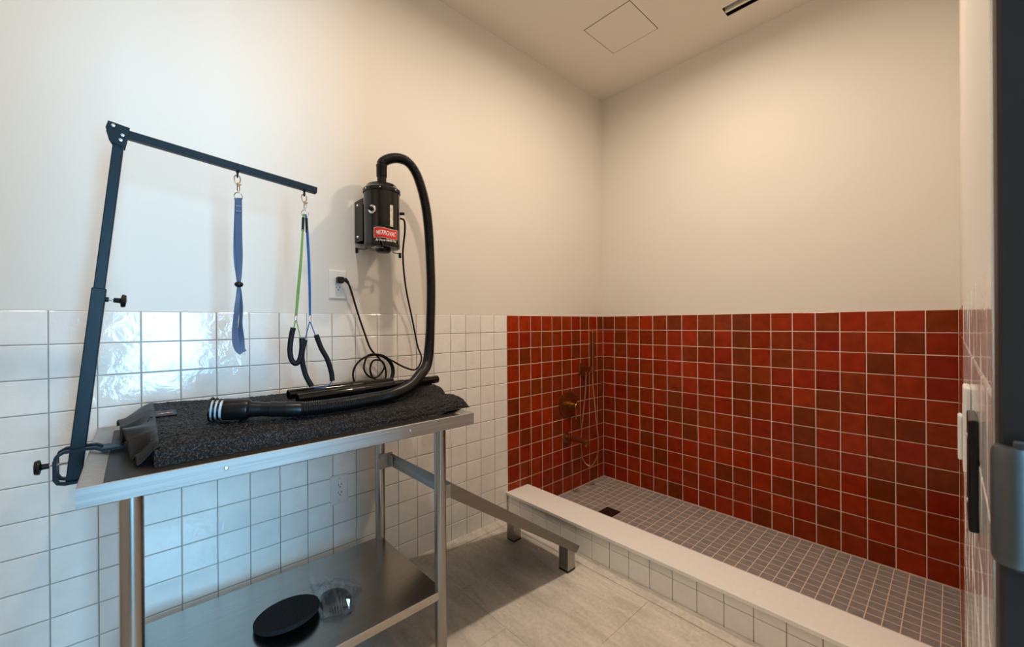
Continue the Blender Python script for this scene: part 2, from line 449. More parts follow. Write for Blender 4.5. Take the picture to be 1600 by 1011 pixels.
TILE = 0.0993
WHITE = [tile_mesh('white_tile', M['white_tile'], TILE, TILE, 0.0045, s) for s in range(8)]
RED = [tile_mesh('red_tile', M['red_tile'], TILE - 0.0008, TILE - 0.0008, 0.0045, 50 + s) for s in range(8)]
ROT_LEFT = Matrix(((0, 0, 1), (1, 0, 0), (0, 1, 0))).to_4x4()        # local z -> +x, x -> +y, y -> +z
ROT_BACK = Matrix(((1, 0, 0), (0, 0, -1), (0, 1, 0))).to_4x4()       # local z -> -y
ROT_RIGHT = Matrix(((0, 0, -1), (-1, 0, 0), (0, 1, 0))).to_4x4()     # local z -> -x
cut_cache = {}
def put_tile(name, meshes, c, rot, parent, w=None, h=None):
    me = random.choice(meshes)
    if w is not None or h is not None:
        key = (name, round(w or TILE, 3), round(h or TILE, 3))
        if key not in cut_cache:
            cut_cache[key] = tile_mesh(name, me.materials[0], w or TILE, h or TILE, 0.0045, 900 + len(cut_cache))
        me = cut_cache[key]; turn = 0
    else: turn = random.randrange(4)
    o = bpy.data.objects.new(name, me); COL.objects.link(o)
    o.parent = parent
    o.matrix_local = Matrix.Translation(Vector(c) - wpos(parent)) @ rot @ Matrix.Rotation(turn * PI / 2, 4, 'Z')
    return o

EDGE = -9.75 * P        # where red tile meets white, flush with the curb
# left wall
obj('grout_bed', box((-GR - 0.0005, NEAR, 0), (-0.0022, EDGE, TOP)), M['white_grout'], wall_left)
obj('grout_bed', box((-GR - 0.0005, EDGE, 0), (-0.0014, 0, TOP)), M['red_grout'], wall_left)
for r in range(12):
    z = TOP - (r + 0.5) * P
    put_tile('red_tile', RED, (0, -0.375 * P, z), ROT_LEFT, wall_left, w=0.75 * P - 0.003)
    for c in range(9): put_tile('red_tile', RED, (0, -(0.75 + c + 0.5) * P, z), ROT_LEFT, wall_left)
    for c in range(23): put_tile('white_tile', WHITE, (0, EDGE - (c + 0.5) * P, z), ROT_LEFT, wall_left)
# back wall
PB = W / 18.0
obj('grout_bed', box((0, 0.0014, 0), (W, GR + 0.0005, TOP)), M['red_grout'], wall_back)
for r in range(12):
    for c in range(18): put_tile('red_tile', RED, ((c + 0.5) * PB, 0, TOP - (r + 0.5) * P), ROT_BACK, wall_back)
# right wall
obj('grout_bed', box((W + 0.0022, EDGE, 0), (W + GR + 0.0005, 0, TOP)), M['red_grout'], wall_right)
obj('grout_bed', box((W + 0.0022, JAMB + 0.012, 0), (W + GR + 0.0005, EDGE, TOP)), M['white_grout'], wall_right)
for r in range(12):
    z = TOP - (r + 0.5) * P
    put_tile('red_tile', RED, (W, -0.375 * P, z), ROT_RIGHT, wall_right, w=0.75 * P - 0.003)
    for c in range(9): put_tile('red_tile', RED, (W, -(0.75 + c + 0.5) * P, z), ROT_RIGHT, wall_right)
    for c in range(11): put_tile('white_tile', WHITE, (W, EDGE - (c + 0.5) * P, z), ROT_RIGHT, wall_right)
    ym = EDGE - 11 * P; wl = ym - (JAMB + 0.012)
    put_tile('white_tile', WHITE, (W, ym - wl / 2, z), ROT_RIGHT, wall_right, w=wl - 0.003)

# cove strips at the foot of the wall and of the curb
def cove(name, pts, nrm, label):
    a, b = Vector(pts[0]), Vector(pts[1]); nrm = Vector(nrm); up = Vector((0, 0, 1))
    prof = [(0, 0), (0.045, 0), (0.045, 0.003), (0.034, 0.007), (0.018, 0.013), (0.0, 0.020)]
    d = (b - a)
    return struct(name, prism(prof, a, nrm, up, d.normalized(), d.length), M['floor_tile'], label, 'baseboard')
cove('baseboard_left', ((0.0005, NEAR, 0.0002), (0.0005, -1.0005, 0.0002)), (1, 0, 0), 'low stone cove strip at the foot of the white tiled wall')
cove('baseboard_curb', ((0.046, -1.0005, 0.0002), (W - 0.001, -1.0005, 0.0002)), (0, -1, 0), 'low stone cove strip at the foot of the shower curb')

# hallway beyond the door, with its window
HX = 4.10
struct('floor_hallway', box((W + 0.126, -5.0, -0.12), (HX + 0.12, -0.9, 0.0)), M['floor_tile'], 'hallway floor beyond the doorway', 'floor')
struct('ceiling_hallway', box((W + 0.126, -5.0, 2.70), (HX + 0.12, -0.9, 2.80)), M['ceil'], 'hallway ceiling beyond the doorway', 'ceiling')
wy0, wy1, wz0, wz1 = -2.74, -2.02, 0.27, 2.23
bm = box((HX, -5.0, 0), (HX + 0.12, wy0, 2.7)); box((HX, wy1, 0), (HX + 0.12, -0.9, 2.7), bm=bm)
box((HX, wy0, 0), (HX + 0.12, wy1, wz0), bm=bm); box((HX, wy0, wz1), (HX + 0.12, wy1, 2.7), bm=bm)
struct('wall_hallway_window', bm, M['hall'], 'hallway wall with a tall window', 'wall')
struct('wall_hallway_end', box((W + 0.126, -0.9, 0), (HX, -0.8, 2.7)), M['hall'], 'end wall of the hallway past the shower side', 'wall')
struct('wall_hallway_far', box((W + 0.126, -5.1, 0), (HX, -5.0, 2.7)), M['hall'], 'opposite end wall of the hallway', 'wall')
bm = box((W + 0.126, -5.0, 0), (W + 0.14, DOOR_END, 2.7)); box((W + 0.126, JAMB, 0), (W + 0.14, -0.9, 2.7), bm=bm)
box((W + 0.126, DOOR_END, DOOR_H), (W + 0.14, JAMB, 2.7), bm=bm)
struct('wall_hallway_room', bm, M['hall'], 'hallway side of the wall with the doorway', 'wall')
win = thing('window_1', (HX + 0.05, (wy0 + wy1) / 2, wz0), 'tall hallway window with a dark frame', 'window', kind='structure')
bm = box((HX + 0.02, wy0, wz0), (HX + 0.07, wy0 + 0.03, wz1)); box((HX + 0.02, wy1 - 0.03, wz0), (HX + 0.07, wy1, wz1), bm=bm)
box((HX + 0.02, wy0, wz0), (HX + 0.07, wy1, wz0 + 0.03), bm=bm); box((HX + 0.02, wy0, wz1 - 0.03), (HX + 0.07, wy1, wz1), bm=bm)
box((HX + 0.02, wy0, 1.70), (HX + 0.07, wy1, 1.73), bm=bm)
obj('window_frame', bm, M['door'], win)
obj('pane', box((HX + 0.04, wy0 + 0.03, wz0 + 0.03), (HX + 0.046, wy1 - 0.03, 1.70)), M['glass'], win)
obj('pane', box((HX + 0.04, wy0 + 0.03, 1.73), (HX + 0.046, wy1 - 0.03, wz1 - 0.03)), M['glass'], win)

# dark door frame at the right edge, with its strike plate, and an unseen panel added to narrow the daylight
dfr = thing('door_1', (W + 0.06, JAMB, 0), 'charcoal steel door frame with a brushed metal plate, at the right edge', 'door frame', kind='structure')
obj('jamb', box((W + 0.0005, JAMB - 0.035, 0), (W + 0.150, JAMB - 0.0005, DOOR_H), 0.002), M['door'], dfr)
obj('jamb', box((W - 0.008, DOOR_END, 0), (W + 0.150, DOOR_END + 0.04, DOOR_H), 0.002), M['door'], dfr)
obj('head', box((W - 0.008, DOOR_END + 0.041, DOOR_H - 0.04), (W + 0.150, JAMB - 0.036, DOOR_H - 0.001), 0.002), M['door'], dfr)
obj('edge_trim', box((W - 0.0005, JAMB + 0.0005, 0.001), (W + 0.006, JAMB + 0.011, H - 0.45), 0.001), M['door_trim'], dfr)
bm = tube([(W + 0.006, JAMB - 0.0385, z) for z in (1.030, 1.034, 1.099, 1.103)], [0.0082, 0.0095, 0.0095, 0.0082], 20)
sp = auto_smooth(obj('strike_plate', bm, M['strike'], dfr), 50)
obj('strike_face', box((W + 0.006, JAMB - 0.0400, 1.026), (W + 0.095, JAMB - 0.036, 1.107), 0.001), M['strike'], dfr)
obj('daylight_blocker', box((W + 0.09, DOOR_END + 0.042, 0.008), (W + 0.135, -2.68, DOOR_H - 0.043), 0.002), M['door'], dfr)  # unseen panel, added to block part of the daylight in the doorway

# ------------------------------------------------------------------ shower: curb, floor, drain
curb = thing('shower_curb', (W / 2, -0.93, 0), 'low shower curb with white stone cap and cream tiled front', 'shower curb')
CY0, CY1, CZ = -0.9955, -0.845, 0.152
obj('core', box((0.0005, CY0 + 0.0022, -0.002), (W - 0.0005, CY1, CZ)), M['white_grout'], curb)
obj('cap', box((0.0008, -1.011, CZ), (W - 0.0008, -0.826, CZ + 0.016), 0.0015, 2), M['quartz'], curb)
for c in range(18):
    cx = (c + 0.5) * P + 0.004
    w = None if c < 17 else 0.094
    put_tile('white_tile', WHITE, (cx - (0.003 if w else 0), CY0 - 0.0023, 0.0065 + P / 2), ROT_BACK, curb, w=w)
    put_tile('white_tile', WHITE, (cx - (0.003 if w else 0), CY0 - 0.0023, 0.1095 + 0.0208), ROT_BACK, curb, w=w or TILE, h=0.0410)

sf = tag(obj('floor_shower', box((0, CY1, -0.0010), (W, 0, 0.0015)), M['red_grout']), 'grey-brown mosaic shower floor with a square drain', 'shower floor', kind='structure')
MP = W / 35.0
DRX, DRY, DRS = 7 * MP, -9 * MP, 2 * MP - 0.003
cells = []
for i in range(35):
    for j in range(16):
        x, y = (i + 0.5) * MP, -(j + 0.5) * MP
        if abs(x - DRX) < MP and abs(y - DRY) < MP: continue
        cells.append(((Vector((x, y, 0)) - CAM).length + (100 if y < -0.56 else 0), x, y))
cells.sort()
MOS = [tile_mesh('mosaic_tile', M['mosaic'], MP - 0.0036, MP - 0.0036, 0.0008, 200 + s, tilt=0.00005, inset=0.0008, edge=0.0003) for s in range(5)]
for _, x, y in cells[:300]:
    o = bpy.data.objects.new('mosaic_tile', random.choice(MOS)); COL.objects.link(o)
    o.parent = sf; o.location = Vector((x, y, 0.0021)) - wpos(sf)
bm = bmesh.new(); lay = bm.faces.layers.float.new('piece')
for _, x, y in cells[300:]:
    h = MP / 2 - 0.0018; n0 = len(bm.faces)
    top = [bm.verts.new((x + sx * (h - 0.0008), y + sy * (h - 0.0008), 0.0021)) for sx, sy in ((-1, -1), (1, -1), (1, 1), (-1, 1))]
    bot = [bm.verts.new((x + sx * h, y + sy * h, 0.0014)) for sx, sy in ((-1, -1), (1, -1), (1, 1), (-1, 1))]
    fs = [bm.faces.new(top)] + [bm.faces.new((bot[k], bot[(k + 1) % 4], top[(k + 1) % 4], top[k])) for k in range(4)]
    v = random.random()
    for f in fs: f[lay] = v
tag(obj('mosaic_field', bm, M['mosaic_far'], sf), kind='stuff')

dr = thing('floor_drain', (DRX, DRY, 0.0016), 'small square dark bronze drain in the mosaic shower floor', 'drain')
obj('frame', box((DRX - DRS / 2, DRY - DRS / 2, 0.0016), (DRX + DRS / 2, DRY + DRS / 2, 0.0026)), M['drain'], dr)
for k in range(8):
    x = DRX - DRS / 2 + 0.012 + k * (DRS - 0.024) / 7
    obj('bar', box((x - 0.0030, DRY - DRS / 2 + 0.008, 0.0026), (x + 0.0030, DRY + DRS / 2 - 0.008, 0.0044), 0.0006), M['drain'], dr)

# ------------------------------------------------------------------ shower fittings on the left wall
va = thing('shower_valve', (0, -0.425, 0.615), 'round bronze shower valve plate with a short lever on red tile', 'shower valve')
auto_smooth(obj('plate', lathe([(0.095, 0.0005), (0.095, 0.006), (0.090, 0.009), (0.030, 0.010), (0.0, 0.010)], (0, -0.425, 0.615), (1, 0, 0), 40), M['bronze'], va))
for k in range(30):
    a = 2 * PI * k / 30
    obj('rim_flute', lathe([(0.004, 0), (0.004, 0.011), (0.0, 0.012)], (0.001, -0.425 + 0.094 * math.cos(a), 0.615 + 0.094 * math.sin(a)), (1, 0, 0), 8), M['bronze'], va)
auto_smooth(obj('handle', lathe([(0.026, 0.010), (0.026, 0.030), (0.021, 0.032), (0.021, 0.080), (0.018, 0.084), (0.0, 0.084)], (0, -0.425, 0.612), (1, 0, 0), 24), M['bronze'], va))
auto_smooth(obj('lever', tube([(0.070, -0.425, 0.598), (0.070, -0.425, 0.520)], [0.0045, 0.0045], 10), M['bronze'], va))

so = thing('tub_spout', (0, -0.450, 0.390), 'dark bronze spout with a round flange below the shower valve', 'spout')
auto_smooth(obj('flange', lathe([(0.036, 0.0005), (0.036, 0.006), (0.030, 0.010), (0.0, 0.010)], (0, -0.450, 0.388), (1, 0, 0), 28), M['bronze'], so))
auto_smooth(obj('body', lathe([(0.018, 0.010), (0.017, 0.14), (0.016, 0.186), (0.010, 0.190), (0.0, 0.190)], (0, -0.450, 0.390), (1, 0, 0.01), 20), M['bronze'], so))
auto_smooth(obj('outlet', lathe([(0.011, 0), (0.011, 0.026), (0.0, 0.026)], (0.172, -0.450, 0.388), (0, 0, -1), 16), M['bronze'], so))

hs = thing('hand_shower', (0, -0.275, 0.850), 'slim square bronze hand shower with a looping metal hose', 'hand shower')
obj('holder', box((0.0005, -0.292, 0.832), (0.105, -0.262, 0.872), 0.002), M['bronze'], hs)
obj('wall_plate', box((0.0003, -0.305, 0.812), (0.008, -0.249, 0.892), 0.0015), M['bronze'], hs)
obj('wand', box((0.092, -0.290, 0.820), (0.115, -0.264, 1.120), 0.003), M['bronze'], hs)
auto_smooth(obj('hose_outlet', lathe([(0.011, 0), (0.011, 0.030), (0.0, 0.030)], (0.045, -0.277, 0.834), (0, 0, -1), 16), M['bronze'], hs))
hp = [(0.103, -0.277, 0.822), (0.104, -0.276, 0.74), (0.112, -0.268, 0.62), (0.122, -0.258, 0.46), (0.128, -0.250, 0.34), (0.118, -0.252, 0.24), (0.085, -0.262, 0.175), (0.055, -0.276, 0.165), (0.025, -0.292, 0.205), (0.014, -0.300, 0.30), (0.018, -0.298, 0.42), (0.030, -0.288, 0.56), (0.042, -0.280, 0.70), (0.045, -0.277, 0.805)]
auto_smooth(obj('metal_hose', tube(catmull(hp, 8), 0.0052, 10), M['hosepipe'], hs), 80)

# ------------------------------------------------------------------ ceiling fittings
def downlight(x, y, label, power=1.0):
    t = thing('ceiling_downlight', (x, y, H), label, 'ceiling light', 'recessed downlights')
    auto_smooth(obj('trim_ring', lathe([(0.062, 0.0005), (0.062, 0.003), (0.056, 0.006), (0.048, 0.006)], (x, y, H), (0, 0, -1), 36), M['plate'], t))
    auto_smooth(obj('lens', lathe([(0.046, 0.0055), (0.044, 0.010), (0.030, 0.014), (0.0, 0.016)], (x, y, H), (0, 0, -1), 32), M['lens'], t))
    l = bpy.data.lights.new('downlight_lamp', 'AREA'); l.energy = LAMP_W * power; l.color = LAMP_C
    l.shape = 'DISK'; l.size = 0.085; l.spread = math.radians(172)
    o = bpy.data.objects.new('downlight_lamp', l); COL.objects.link(o); o.parent = t; o.location = (0, 0, -0.018)
downlight(1.00, -0.93, 'round recessed downlight above the shower', 1.12)
downlight(0.94, -2.05, 'round recessed downlight above the grooming table side', 0.82)
downlight(0.94, -3.12, 'added fill light, out of view above the doorway end', 0.2)  # added dim fill lamp out of view, lifts the left end of the wall

ap = thing('ceiling_access_panel', (0.525, -0.56, H), 'square flush access panel in the ceiling', 'access panel')
obj('panel', box((0.378, -0.712, H - 0.0020), (0.672, -0.412, H - 0.0004), 0.0005), M['ceil'], ap)
bm = bmesh.new()
for a, b in (((0.375, -0.7155), (0.675, -0.713)), ((0.375, -0.411), (0.675, -0.4085)), ((0.3745, -0.7155), (0.377, -0.4085)), ((0.673, -0.7155), (0.6755, -0.4085))):
    box((a[0], a[1], H - 0.0006), (b[0], b[1], H - 0.0001), bm=bm)
obj('gap', bm, M['slot'], ap)

ve = thing('ceiling_vent', (1.34, -0.248, H), 'two-slot linear air vent in the ceiling near the back wall', 'ceiling vent')
bm = box((sx0 + 0.001, sy0 + 0.001, H + 0.085), (sx1 - 0.001, sy1 - 0.001, H + 0.09))
box((sx0 + 0.001, sy0 + 0.001, H + 0.002), (sx0 + 0.003, sy1 - 0.001, H + 0.085), bm=bm); box((sx1 - 0.003, sy0 + 0.001, H + 0.002), (sx1 - 0.001, sy1 - 0.001, H + 0.085), bm=bm)
box((sx0 + 0.003, sy0 + 0.001, H + 0.002), (sx1 - 0.003, sy0 + 0.003, H + 0.085), bm=bm); box((sx0 + 0.003, sy1 - 0.003, H + 0.002), (sx1 - 0.003, sy1 - 0.001, H + 0.085), bm=bm)
obj('plenum', bm, M['slot'], ve)
obj('centre_bar', box((sx0 + 0.003, -0.256, H - 0.001), (sx1 - 0.003, -0.240, H + 0.03), 0.001), M['ceil'], ve)

# ------------------------------------------------------------------ grooming table
TX0, TX1, TY0, TY1, TZ = 0.012, 0.660, -2.728, -1.752, 0.864
tb = thing('grooming_table', (0.336, -2.24, 0), 'brushed stainless steel work table with round legs and a lower shelf', 'table')
# top: apron, sloped rim and recessed tray in one folded sheet
bm = bmesh.new()
def loop(x0, x1, y0, y1, z): return [bm.verts.new(p) for p in ((x0, y0, z), (x1, y0, z), (x1, y1, z), (x0, y1, z))]
ins = 0.034
loops = [loop(TX0 + 0.012, TX1 - 0.012, TY0 + 0.012, TY1 - 0.012, TZ - 0.041), loop(TX0, TX1, TY0, TY1, TZ - 0.041), loop(TX0, TX1, TY0, TY1, TZ - 0.001), loop(TX0 + 0.001, TX1 - 0.001, TY0 + 0.001, TY1 - 0.001, TZ),
         loop(TX0 + 0.004, TX1 - 0.004, TY0 + 0.004, TY1 - 0.004, TZ), loop(TX0 + ins, TX1 - ins, TY0 + ins, TY1 - ins, TZ - 0.011), loop(TX0 + ins + 0.01, TX1 - ins - 0.01, TY0 + ins + 0.01, TY1 - ins - 0.01, TZ - 0.012)]
for a, b in zip(loops, loops[1:]):
    for k in range(4): bm.faces.new((a[k], a[(k + 1) % 4], b[(k + 1) % 4], b[k]))
bm.faces.new(loops[-1])
obj('tabletop', bm, M['steel_y'], tb)
LXF, LXB, LYR, LYL = 0.602, 0.124, -1.858, -2.648
for x in (LXB, LXF):
    for y in (LYL, LYR):
        leg = auto_smooth(obj('leg', tube([(x, y, 0.05), (x, y, TZ - 0.013)], 0.0205, 28), M['steel_z'], tb), 50)
        auto_smooth(obj('foot', lathe([(0.012, 0.0), (0.017, 0.006), (0.019, 0.048), (0.0, 0.050)], (x, y, 0.0005), (0, 0, 1), 20), M['black'], leg), 40)
SZ = 0.252
bm = box((LXB - 0.010, LYL - 0.012, SZ - 0.028), (LXF + 0.012, LYR + 0.006, SZ), 0.0025, 2)
obj('shelf', bm, M['steel_shelf'], tb)
for y in (-2.484, -2.004):
    auto_smooth(obj('bolt', lathe([(0.0055, 0), (0.0055, 0.001), (0.0040, 0.0035), (0.0, 0.0042)], (TX1, y, 0.845), (1, 0, 0), 14), M['bolt'], tb))

tm = tag(obj('table_mat', box((TX0 + ins + 0.003, TY0 + ins + 0.003, TZ - 0.0118), (TX1 - ins - 0.003, TY1 - ins - 0.003, TZ - 0.0080), 0.001), M['table_mat']), 'flat dark rubber mat lying in the steel tabletop', 'table mat')

# ------------------------------------------------------------------ ramp hooked on the right legs
rp = thing('dog_ramp', (0.37, -1.44, 0), 'sloping stainless steel ramp with square feet between table and shower curb', 'ramp')
RX0, RX1 = 0.140, 0.600
A0 = Vector((0, -1.815, 0.613)); A1 = Vector((0, -1.072, 0.106))
sl = (A1 - A0).normalized(); nr = Vector((0, -sl.z, sl.y)); 
if nr.z < 0: nr = -nr
def rpt(x, s, d): return Vector((x, 0, 0)) + A0 + (A1 - A0) * s + nr * d
def ramp_plate(x0, x1, sd):
    bm = bmesh.new()
    a = [bm.verts.new(rpt(x0, s, d)) for s, d in sd]; b = [bm.verts.new(rpt(x1, s, d)) for s, d in sd]
    bm.faces.new(a); bm.faces.new(b[::-1]); n = len(a)
    for i in range(n): bm.faces.new((a[i], b[i], b[(i + 1) % n], a[(i + 1) % n]))
    return bm
obj('deck', ramp_plate(RX0, RX1, [(0, -0.003), (1, -0.003), (1, 0), (0, 0)]), M['steel_ramp'], rp)
for x in (RX0, RX1 - 0.003): obj('side_skirt', ramp_plate(x, x + 0.003, [(0, -0.003), (1, -0.003), (0.99, -0.034), (0, -0.046)]), M['steel_ramp'], rp)
obj('end_lip', ramp_plate(RX0 + 0.004, RX1 - 0.004, [(0.994, -0.003), (1, -0.003), (0.992, -0.032), (0.986, -0.032)]), M['steel_ramp'], rp)
gx = [(-1.815, 0.6135), (-1.8290, 0.5925), (-1.8215, 0.5600), (-1.8190, 0.5600), (-1.8262, 0.5920), (-1.8135, 0.6105)]
obj('hook_channel', prism(gx, (LXB + 0.030, 0, 0), (0, 1, 0), (0, 0, 1), (1, 0, 0), RX1 - LXB - 0.030), M['steel_x'], rp)
obj('end_cap', box((RX1 - 0.0005, -1.846, 0.560), (RX1 + 0.002, -1.8135, 0.606), 0.0005), M['steel_y'], rp)
obj('leg_bracket', box((LXB + 0.0210, -1.872, 0.556), (LXB + 0.027, -1.812, 0.620), 0.001), M['steel_y'], rp)
obj('hook_tab', box((LXB + 0.028, -1.8335, 0.566), (LXB + 0.062, -1.8300, 0.612), 0.001), M['steel_x'], rp)
for x in (0.163, 0.536):
    lg = obj('leg', prism([(-1.150, 0.010), (-1.098, 0.010), (-1.098, 0.117), (-1.150, 0.152)], (x, 0, 0), (0, 1, 0), (0, 0, 1), (1, 0, 0), 0.054), M['steel_z'], rp)
    obj('foot', box((x - 0.001, -1.151, 0.0005), (x + 0.055, -1.097, 0.0100), 0.002), M['black'], lg)

# ------------------------------------------------------------------ folded coil mat on the table
MZ = TZ - 0.008
def mat_top(x, y):
    h = interp([(0.07, 0.0), (0.09, 0.040), (0.14, 0.070), (0.22, 0.068), (0.30, 0.062), (0.40, 0.056), (0.48, 0.051), (0.535, 0.046), (0.562, 0.036), (0.578, 0.016), (0.584, 0.0)], x)
    h *= 1 + 0.16 * max(0, min(1, (-2.30 - y) / 0.25)) * max(0, min(1, (0.58 - x) / 0.1))
    dip = math.exp(-((x - 0.415) / 0.035) ** 2) * max(0, min(1, (y + 2.0) / 0.25))
    h -= 0.020 * dip * (h / 0.06)
    h -= 0.008 * max(0.0, min(1.0, (y + 1.86) / 0.06)) * min(1.0, h / 0.05)
    h += 0.004 * mnoise.noise(Vector((x * 9, y * 6, 3.1))) * (h > 0.03)
    return h
def mat_end(x): return interp([(0.08, -1.70), (0.2, -1.650), (0.32, -1.655), (0.42, -1.715), (0.50, -1.690), (0.584, -1.712)], x)
MY0 = -2.612
def mat_base(y):
    t = max(0.0, min(1.0, (y + 1.85) / 0.05)); return MZ + 0.0095 * t * t * (3 - 2 * t)
fm = thing('folded_mat', (0.33, -2.2, MZ), 'thick black looped-pile floor mat folded up on the table', 'mat')
NX, NY = 210, 400
bm = bmesh.new(); grid = []
prof_x = []
for i in range(NX + 1):
    t = i / NX
    prof_x.append(0.07 + 0.514 * (0.5 - 0.5 * math.cos(PI * t)) * 0.45 + 0.514 * t * 0.55)
for i, x in enumerate(prof_x):
    row = []; ye = mat_end(x)
    for j in range(NY + 1):
        t = j / NY; y = MY0 + (ye - MY0) * t
        y0_ = MY0 + 0.008 * mnoise.noise(Vector((x * 40, 1.7, 0)))
        y = y0_ + (ye - y0_) * t
        d = ye - y; rr = 0.055
        edge = math.sqrt(max(0.0, 1 - (1 - min(1, d / rr)) ** 2))
        h = mat_top(x, y) * (0.06 + 0.94 * edge)
        px = x; pz = mat_base(y) + max(0.0008, h)
        p = Vector((px, y, pz))
        if h > 0.006:
            q = p * 125
            dn = mnoise.noise(q) + 0.8 * mnoise.noise(q * 2.0)
            slope = (mat_top(x + 0.003, y) - mat_top(x - 0.003, y)) / 0.006
            nn = Vector((-slope, 0, 1)).normalized()
            p += nn * dn * 0.0026
        row.append(bm.verts.new(p))
    grid.append(row)
for i in range(NX):
    for j in range(NY): bm.faces.new((grid[i][j], grid[i + 1][j], grid[i + 1][j + 1], grid[i][j + 1]))
base = [bm.verts.new((grid[i][0].co.x, grid[i][0].co.y, MZ + 0.0003)) for i in range(NX + 1)]
for i in range(NX): bm.faces.new((grid[i][0], base[i], base[i + 1], grid[i + 1][0]))
prev = base
for yq in (-1.85, -1.838, -1.825, -1.812, -1.80, None):
    cur = [bm.verts.new((grid[i][NY].co.x, yq if yq else grid[i][NY].co.y, mat_base(yq or -1.7) + 0.0003)) for i in range(NX + 1)]
    for i in range(NX): bm.faces.new((prev[i], cur[i], cur[i + 1], prev[i + 1]))
    prev = cur
for i in range(NX): bm.faces.new((grid[i][NY], grid[i + 1][NY], prev[i + 1], prev[i]))
obj('looped_pile', bm, M['coil'], fm, smooth=True)
wave = [(0.10, 0.020), (0.14, 0.040), (0.20, 0.052), (0.27, 0.046), (0.325, 0.014), (0.35, 0.022), (0.385, 0.060), (0.42, 0.064), (0.455, 0.046), (0.485, 0.008), (0.505, 0.006), (0.53, 0.020), (0.548, 0.014), (0.558, 0.003)]
def backing(u, v):
    x = 0.10 + 0.458 * u; yl = interp([(0.1, -2.683), (0.3, -2.672), (0.40, -2.665), (0.56, -2.640)], x)
    t = v; y = -2.600 + (yl + 2.600) * t
    s = t * t * (3 - 2 * t)
    z = (mat_top(x, -2.60) + 0.0005) * (1 - s) + interp(wave, x) * s
    return Vector((x, y, MZ + 0.001 + z))
obj('backing', sheet(backing, [i / 90 for i in range(91)], [j / 12 for j in range(13)], 0.0030), M['backing'], fm, smooth=True)
# smooth corner patch with the copper emblem
def on_mat(x, y, d=0.0): return Vector((x, y, MZ + mat_top(x, y) + 0.0035 + d))
patch = obj('corner_patch', sheet(lambda u, v: on_mat(0.262 + 0.062 * u, -2.612 + 0.058 * v), [i / 8 for i in range(9)], [j / 8 for j in range(9)], 0.001), M['backing'], fm, smooth=True)
shape = [(-1.0, -0.30), (-0.75, -0.05), (-0.45, 0.05), (-0.55, 0.45), (-0.35, 0.50), (-0.15, 0.20), (0.20, 0.25), (0.35, 0.65), (0.55, 0.60), (0.50, 0.25), (0.95, 0.20), (1.05, -0.05), (0.60, -0.10), (0.65, -0.50), (0.45, -0.50), (0.30, -0.15), (-0.10, -0.20), (-0.20, -0.60), (-0.40, -0.60), (-0.40, -0.25), (-0.75, -0.35)]
bm = bmesh.new()
vv = [bm.verts.new(on_mat(0.298 - 0.014 * b, -2.580 + 0.017 * a, 0.0018)) for a, b in shape]
f = bm.faces.new(vv); r = bmesh.ops.extrude_face_region(bm, geom=[f])
bmesh.ops.translate(bm, verts=[v for v in r['geom'] if isinstance(v, bmesh.types.BMVert)], vec=(0, 0, 0.0006))
tag(obj('emblem', bm, M['copper'], patch), 'small copper animal-shaped emblem')

# ------------------------------------------------------------------ wand tubes on the mat
def wand(a, b, rad, label, joints):
    a, b = Vector(a), Vector(b); d = b - a
    t = thing('dryer_wand', (a + b) / 2, label, 'tube', 'black wand tubes on the mat')
    Lx = d.length
    ring = [(rad - 0.003, 0.010), (rad - 0.003, 0.0), (rad, 0.0), (rad, Lx), (rad - 0.003, Lx), (rad - 0.003, Lx - 0.010)]
    auto_smooth(obj('pipe', lathe(ring, a, d, 24), M['black_gloss'], t))
    for s in joints: auto_smooth(obj('collar', lathe([(rad, s * Lx), (rad + 0.0015, s * Lx + 0.001), (rad + 0.0015, s * Lx + 0.045), (rad, s * Lx + 0.046)], a, d, 24), M['black'], t))
    return t
wand((0.352, -2.248, 0.936), (0.292, -1.672, 0.9400), 0.0165, 'longer black wand tube lying in front, on the folded mat', [0.32, 0.62])
wand((0.300, -2.262, 0.946), (0.245, -1.86, 0.9435), 0.0165, 'shorter black wand tube lying behind, nearer the wall', [0.55])

# ------------------------------------------------------------------ wall dryer with hose, nozzle and cord
DX, DY, DR = 0.125, -1.842, 0.0765
dy = thing('pet_dryer', (0.0, DY, 1.50), 'black cylindrical wall-mounted pet dryer with long corrugated hose', 'pet dryer')
body = auto_smooth(obj('body', lathe([(0.066, 0.0), (DR - 0.002, 0.002), (DR, 0.012), (DR, 0.018), (DR - 0.001, 0.020), (DR - 0.001, 0.240)], (DX, DY, 1.512), (0, 0, 1), 64), M['black_gloss'], dy), 30)
lid = auto_smooth(obj('lid', lathe([(DR + 0.002, 0), (DR + 0.003, 0.002), (DR + 0.003, 0.015), (DR - 0.004, 0.020), (DR - 0.014, 0.036), (DR - 0.028, 0.042), (0.0, 0.044)], (DX, DY, 1.752), (0, 0, 1), 64), M['black_gloss'], dy), 30)
for a in (-80, -30, 20, 70): 
    ca, sa = math.cos(math.radians(a)), math.sin(math.radians(a))
    auto_smooth(obj('screw', lathe([(0.0035, 0), (0.0030, 0.002), (0, 0.0026)], (DX + (DR + 0.0028) * ca, DY + (DR + 0.0028) * sa, 1.760), (ca, sa, 0), 12), M['bolt'], lid))
base = auto_smooth(obj('motor_base', lathe([(0.026, -0.016), (0.030, -0.012), (0.034, 0.0)], (DX + 0.012, DY, 1.511), (0, 0, 1), 32), M['black'], dy))
for k in range(-5, 6):
    if abs(k) < 2: continue
    obj('vent_slat', box((DX + 0.012, DY + k * 0.0105 - 0.002, 1.5085), (DX + 0.052, DY + k * 0.0105 + 0.002, 1.5112)), M['silver_label'], base)
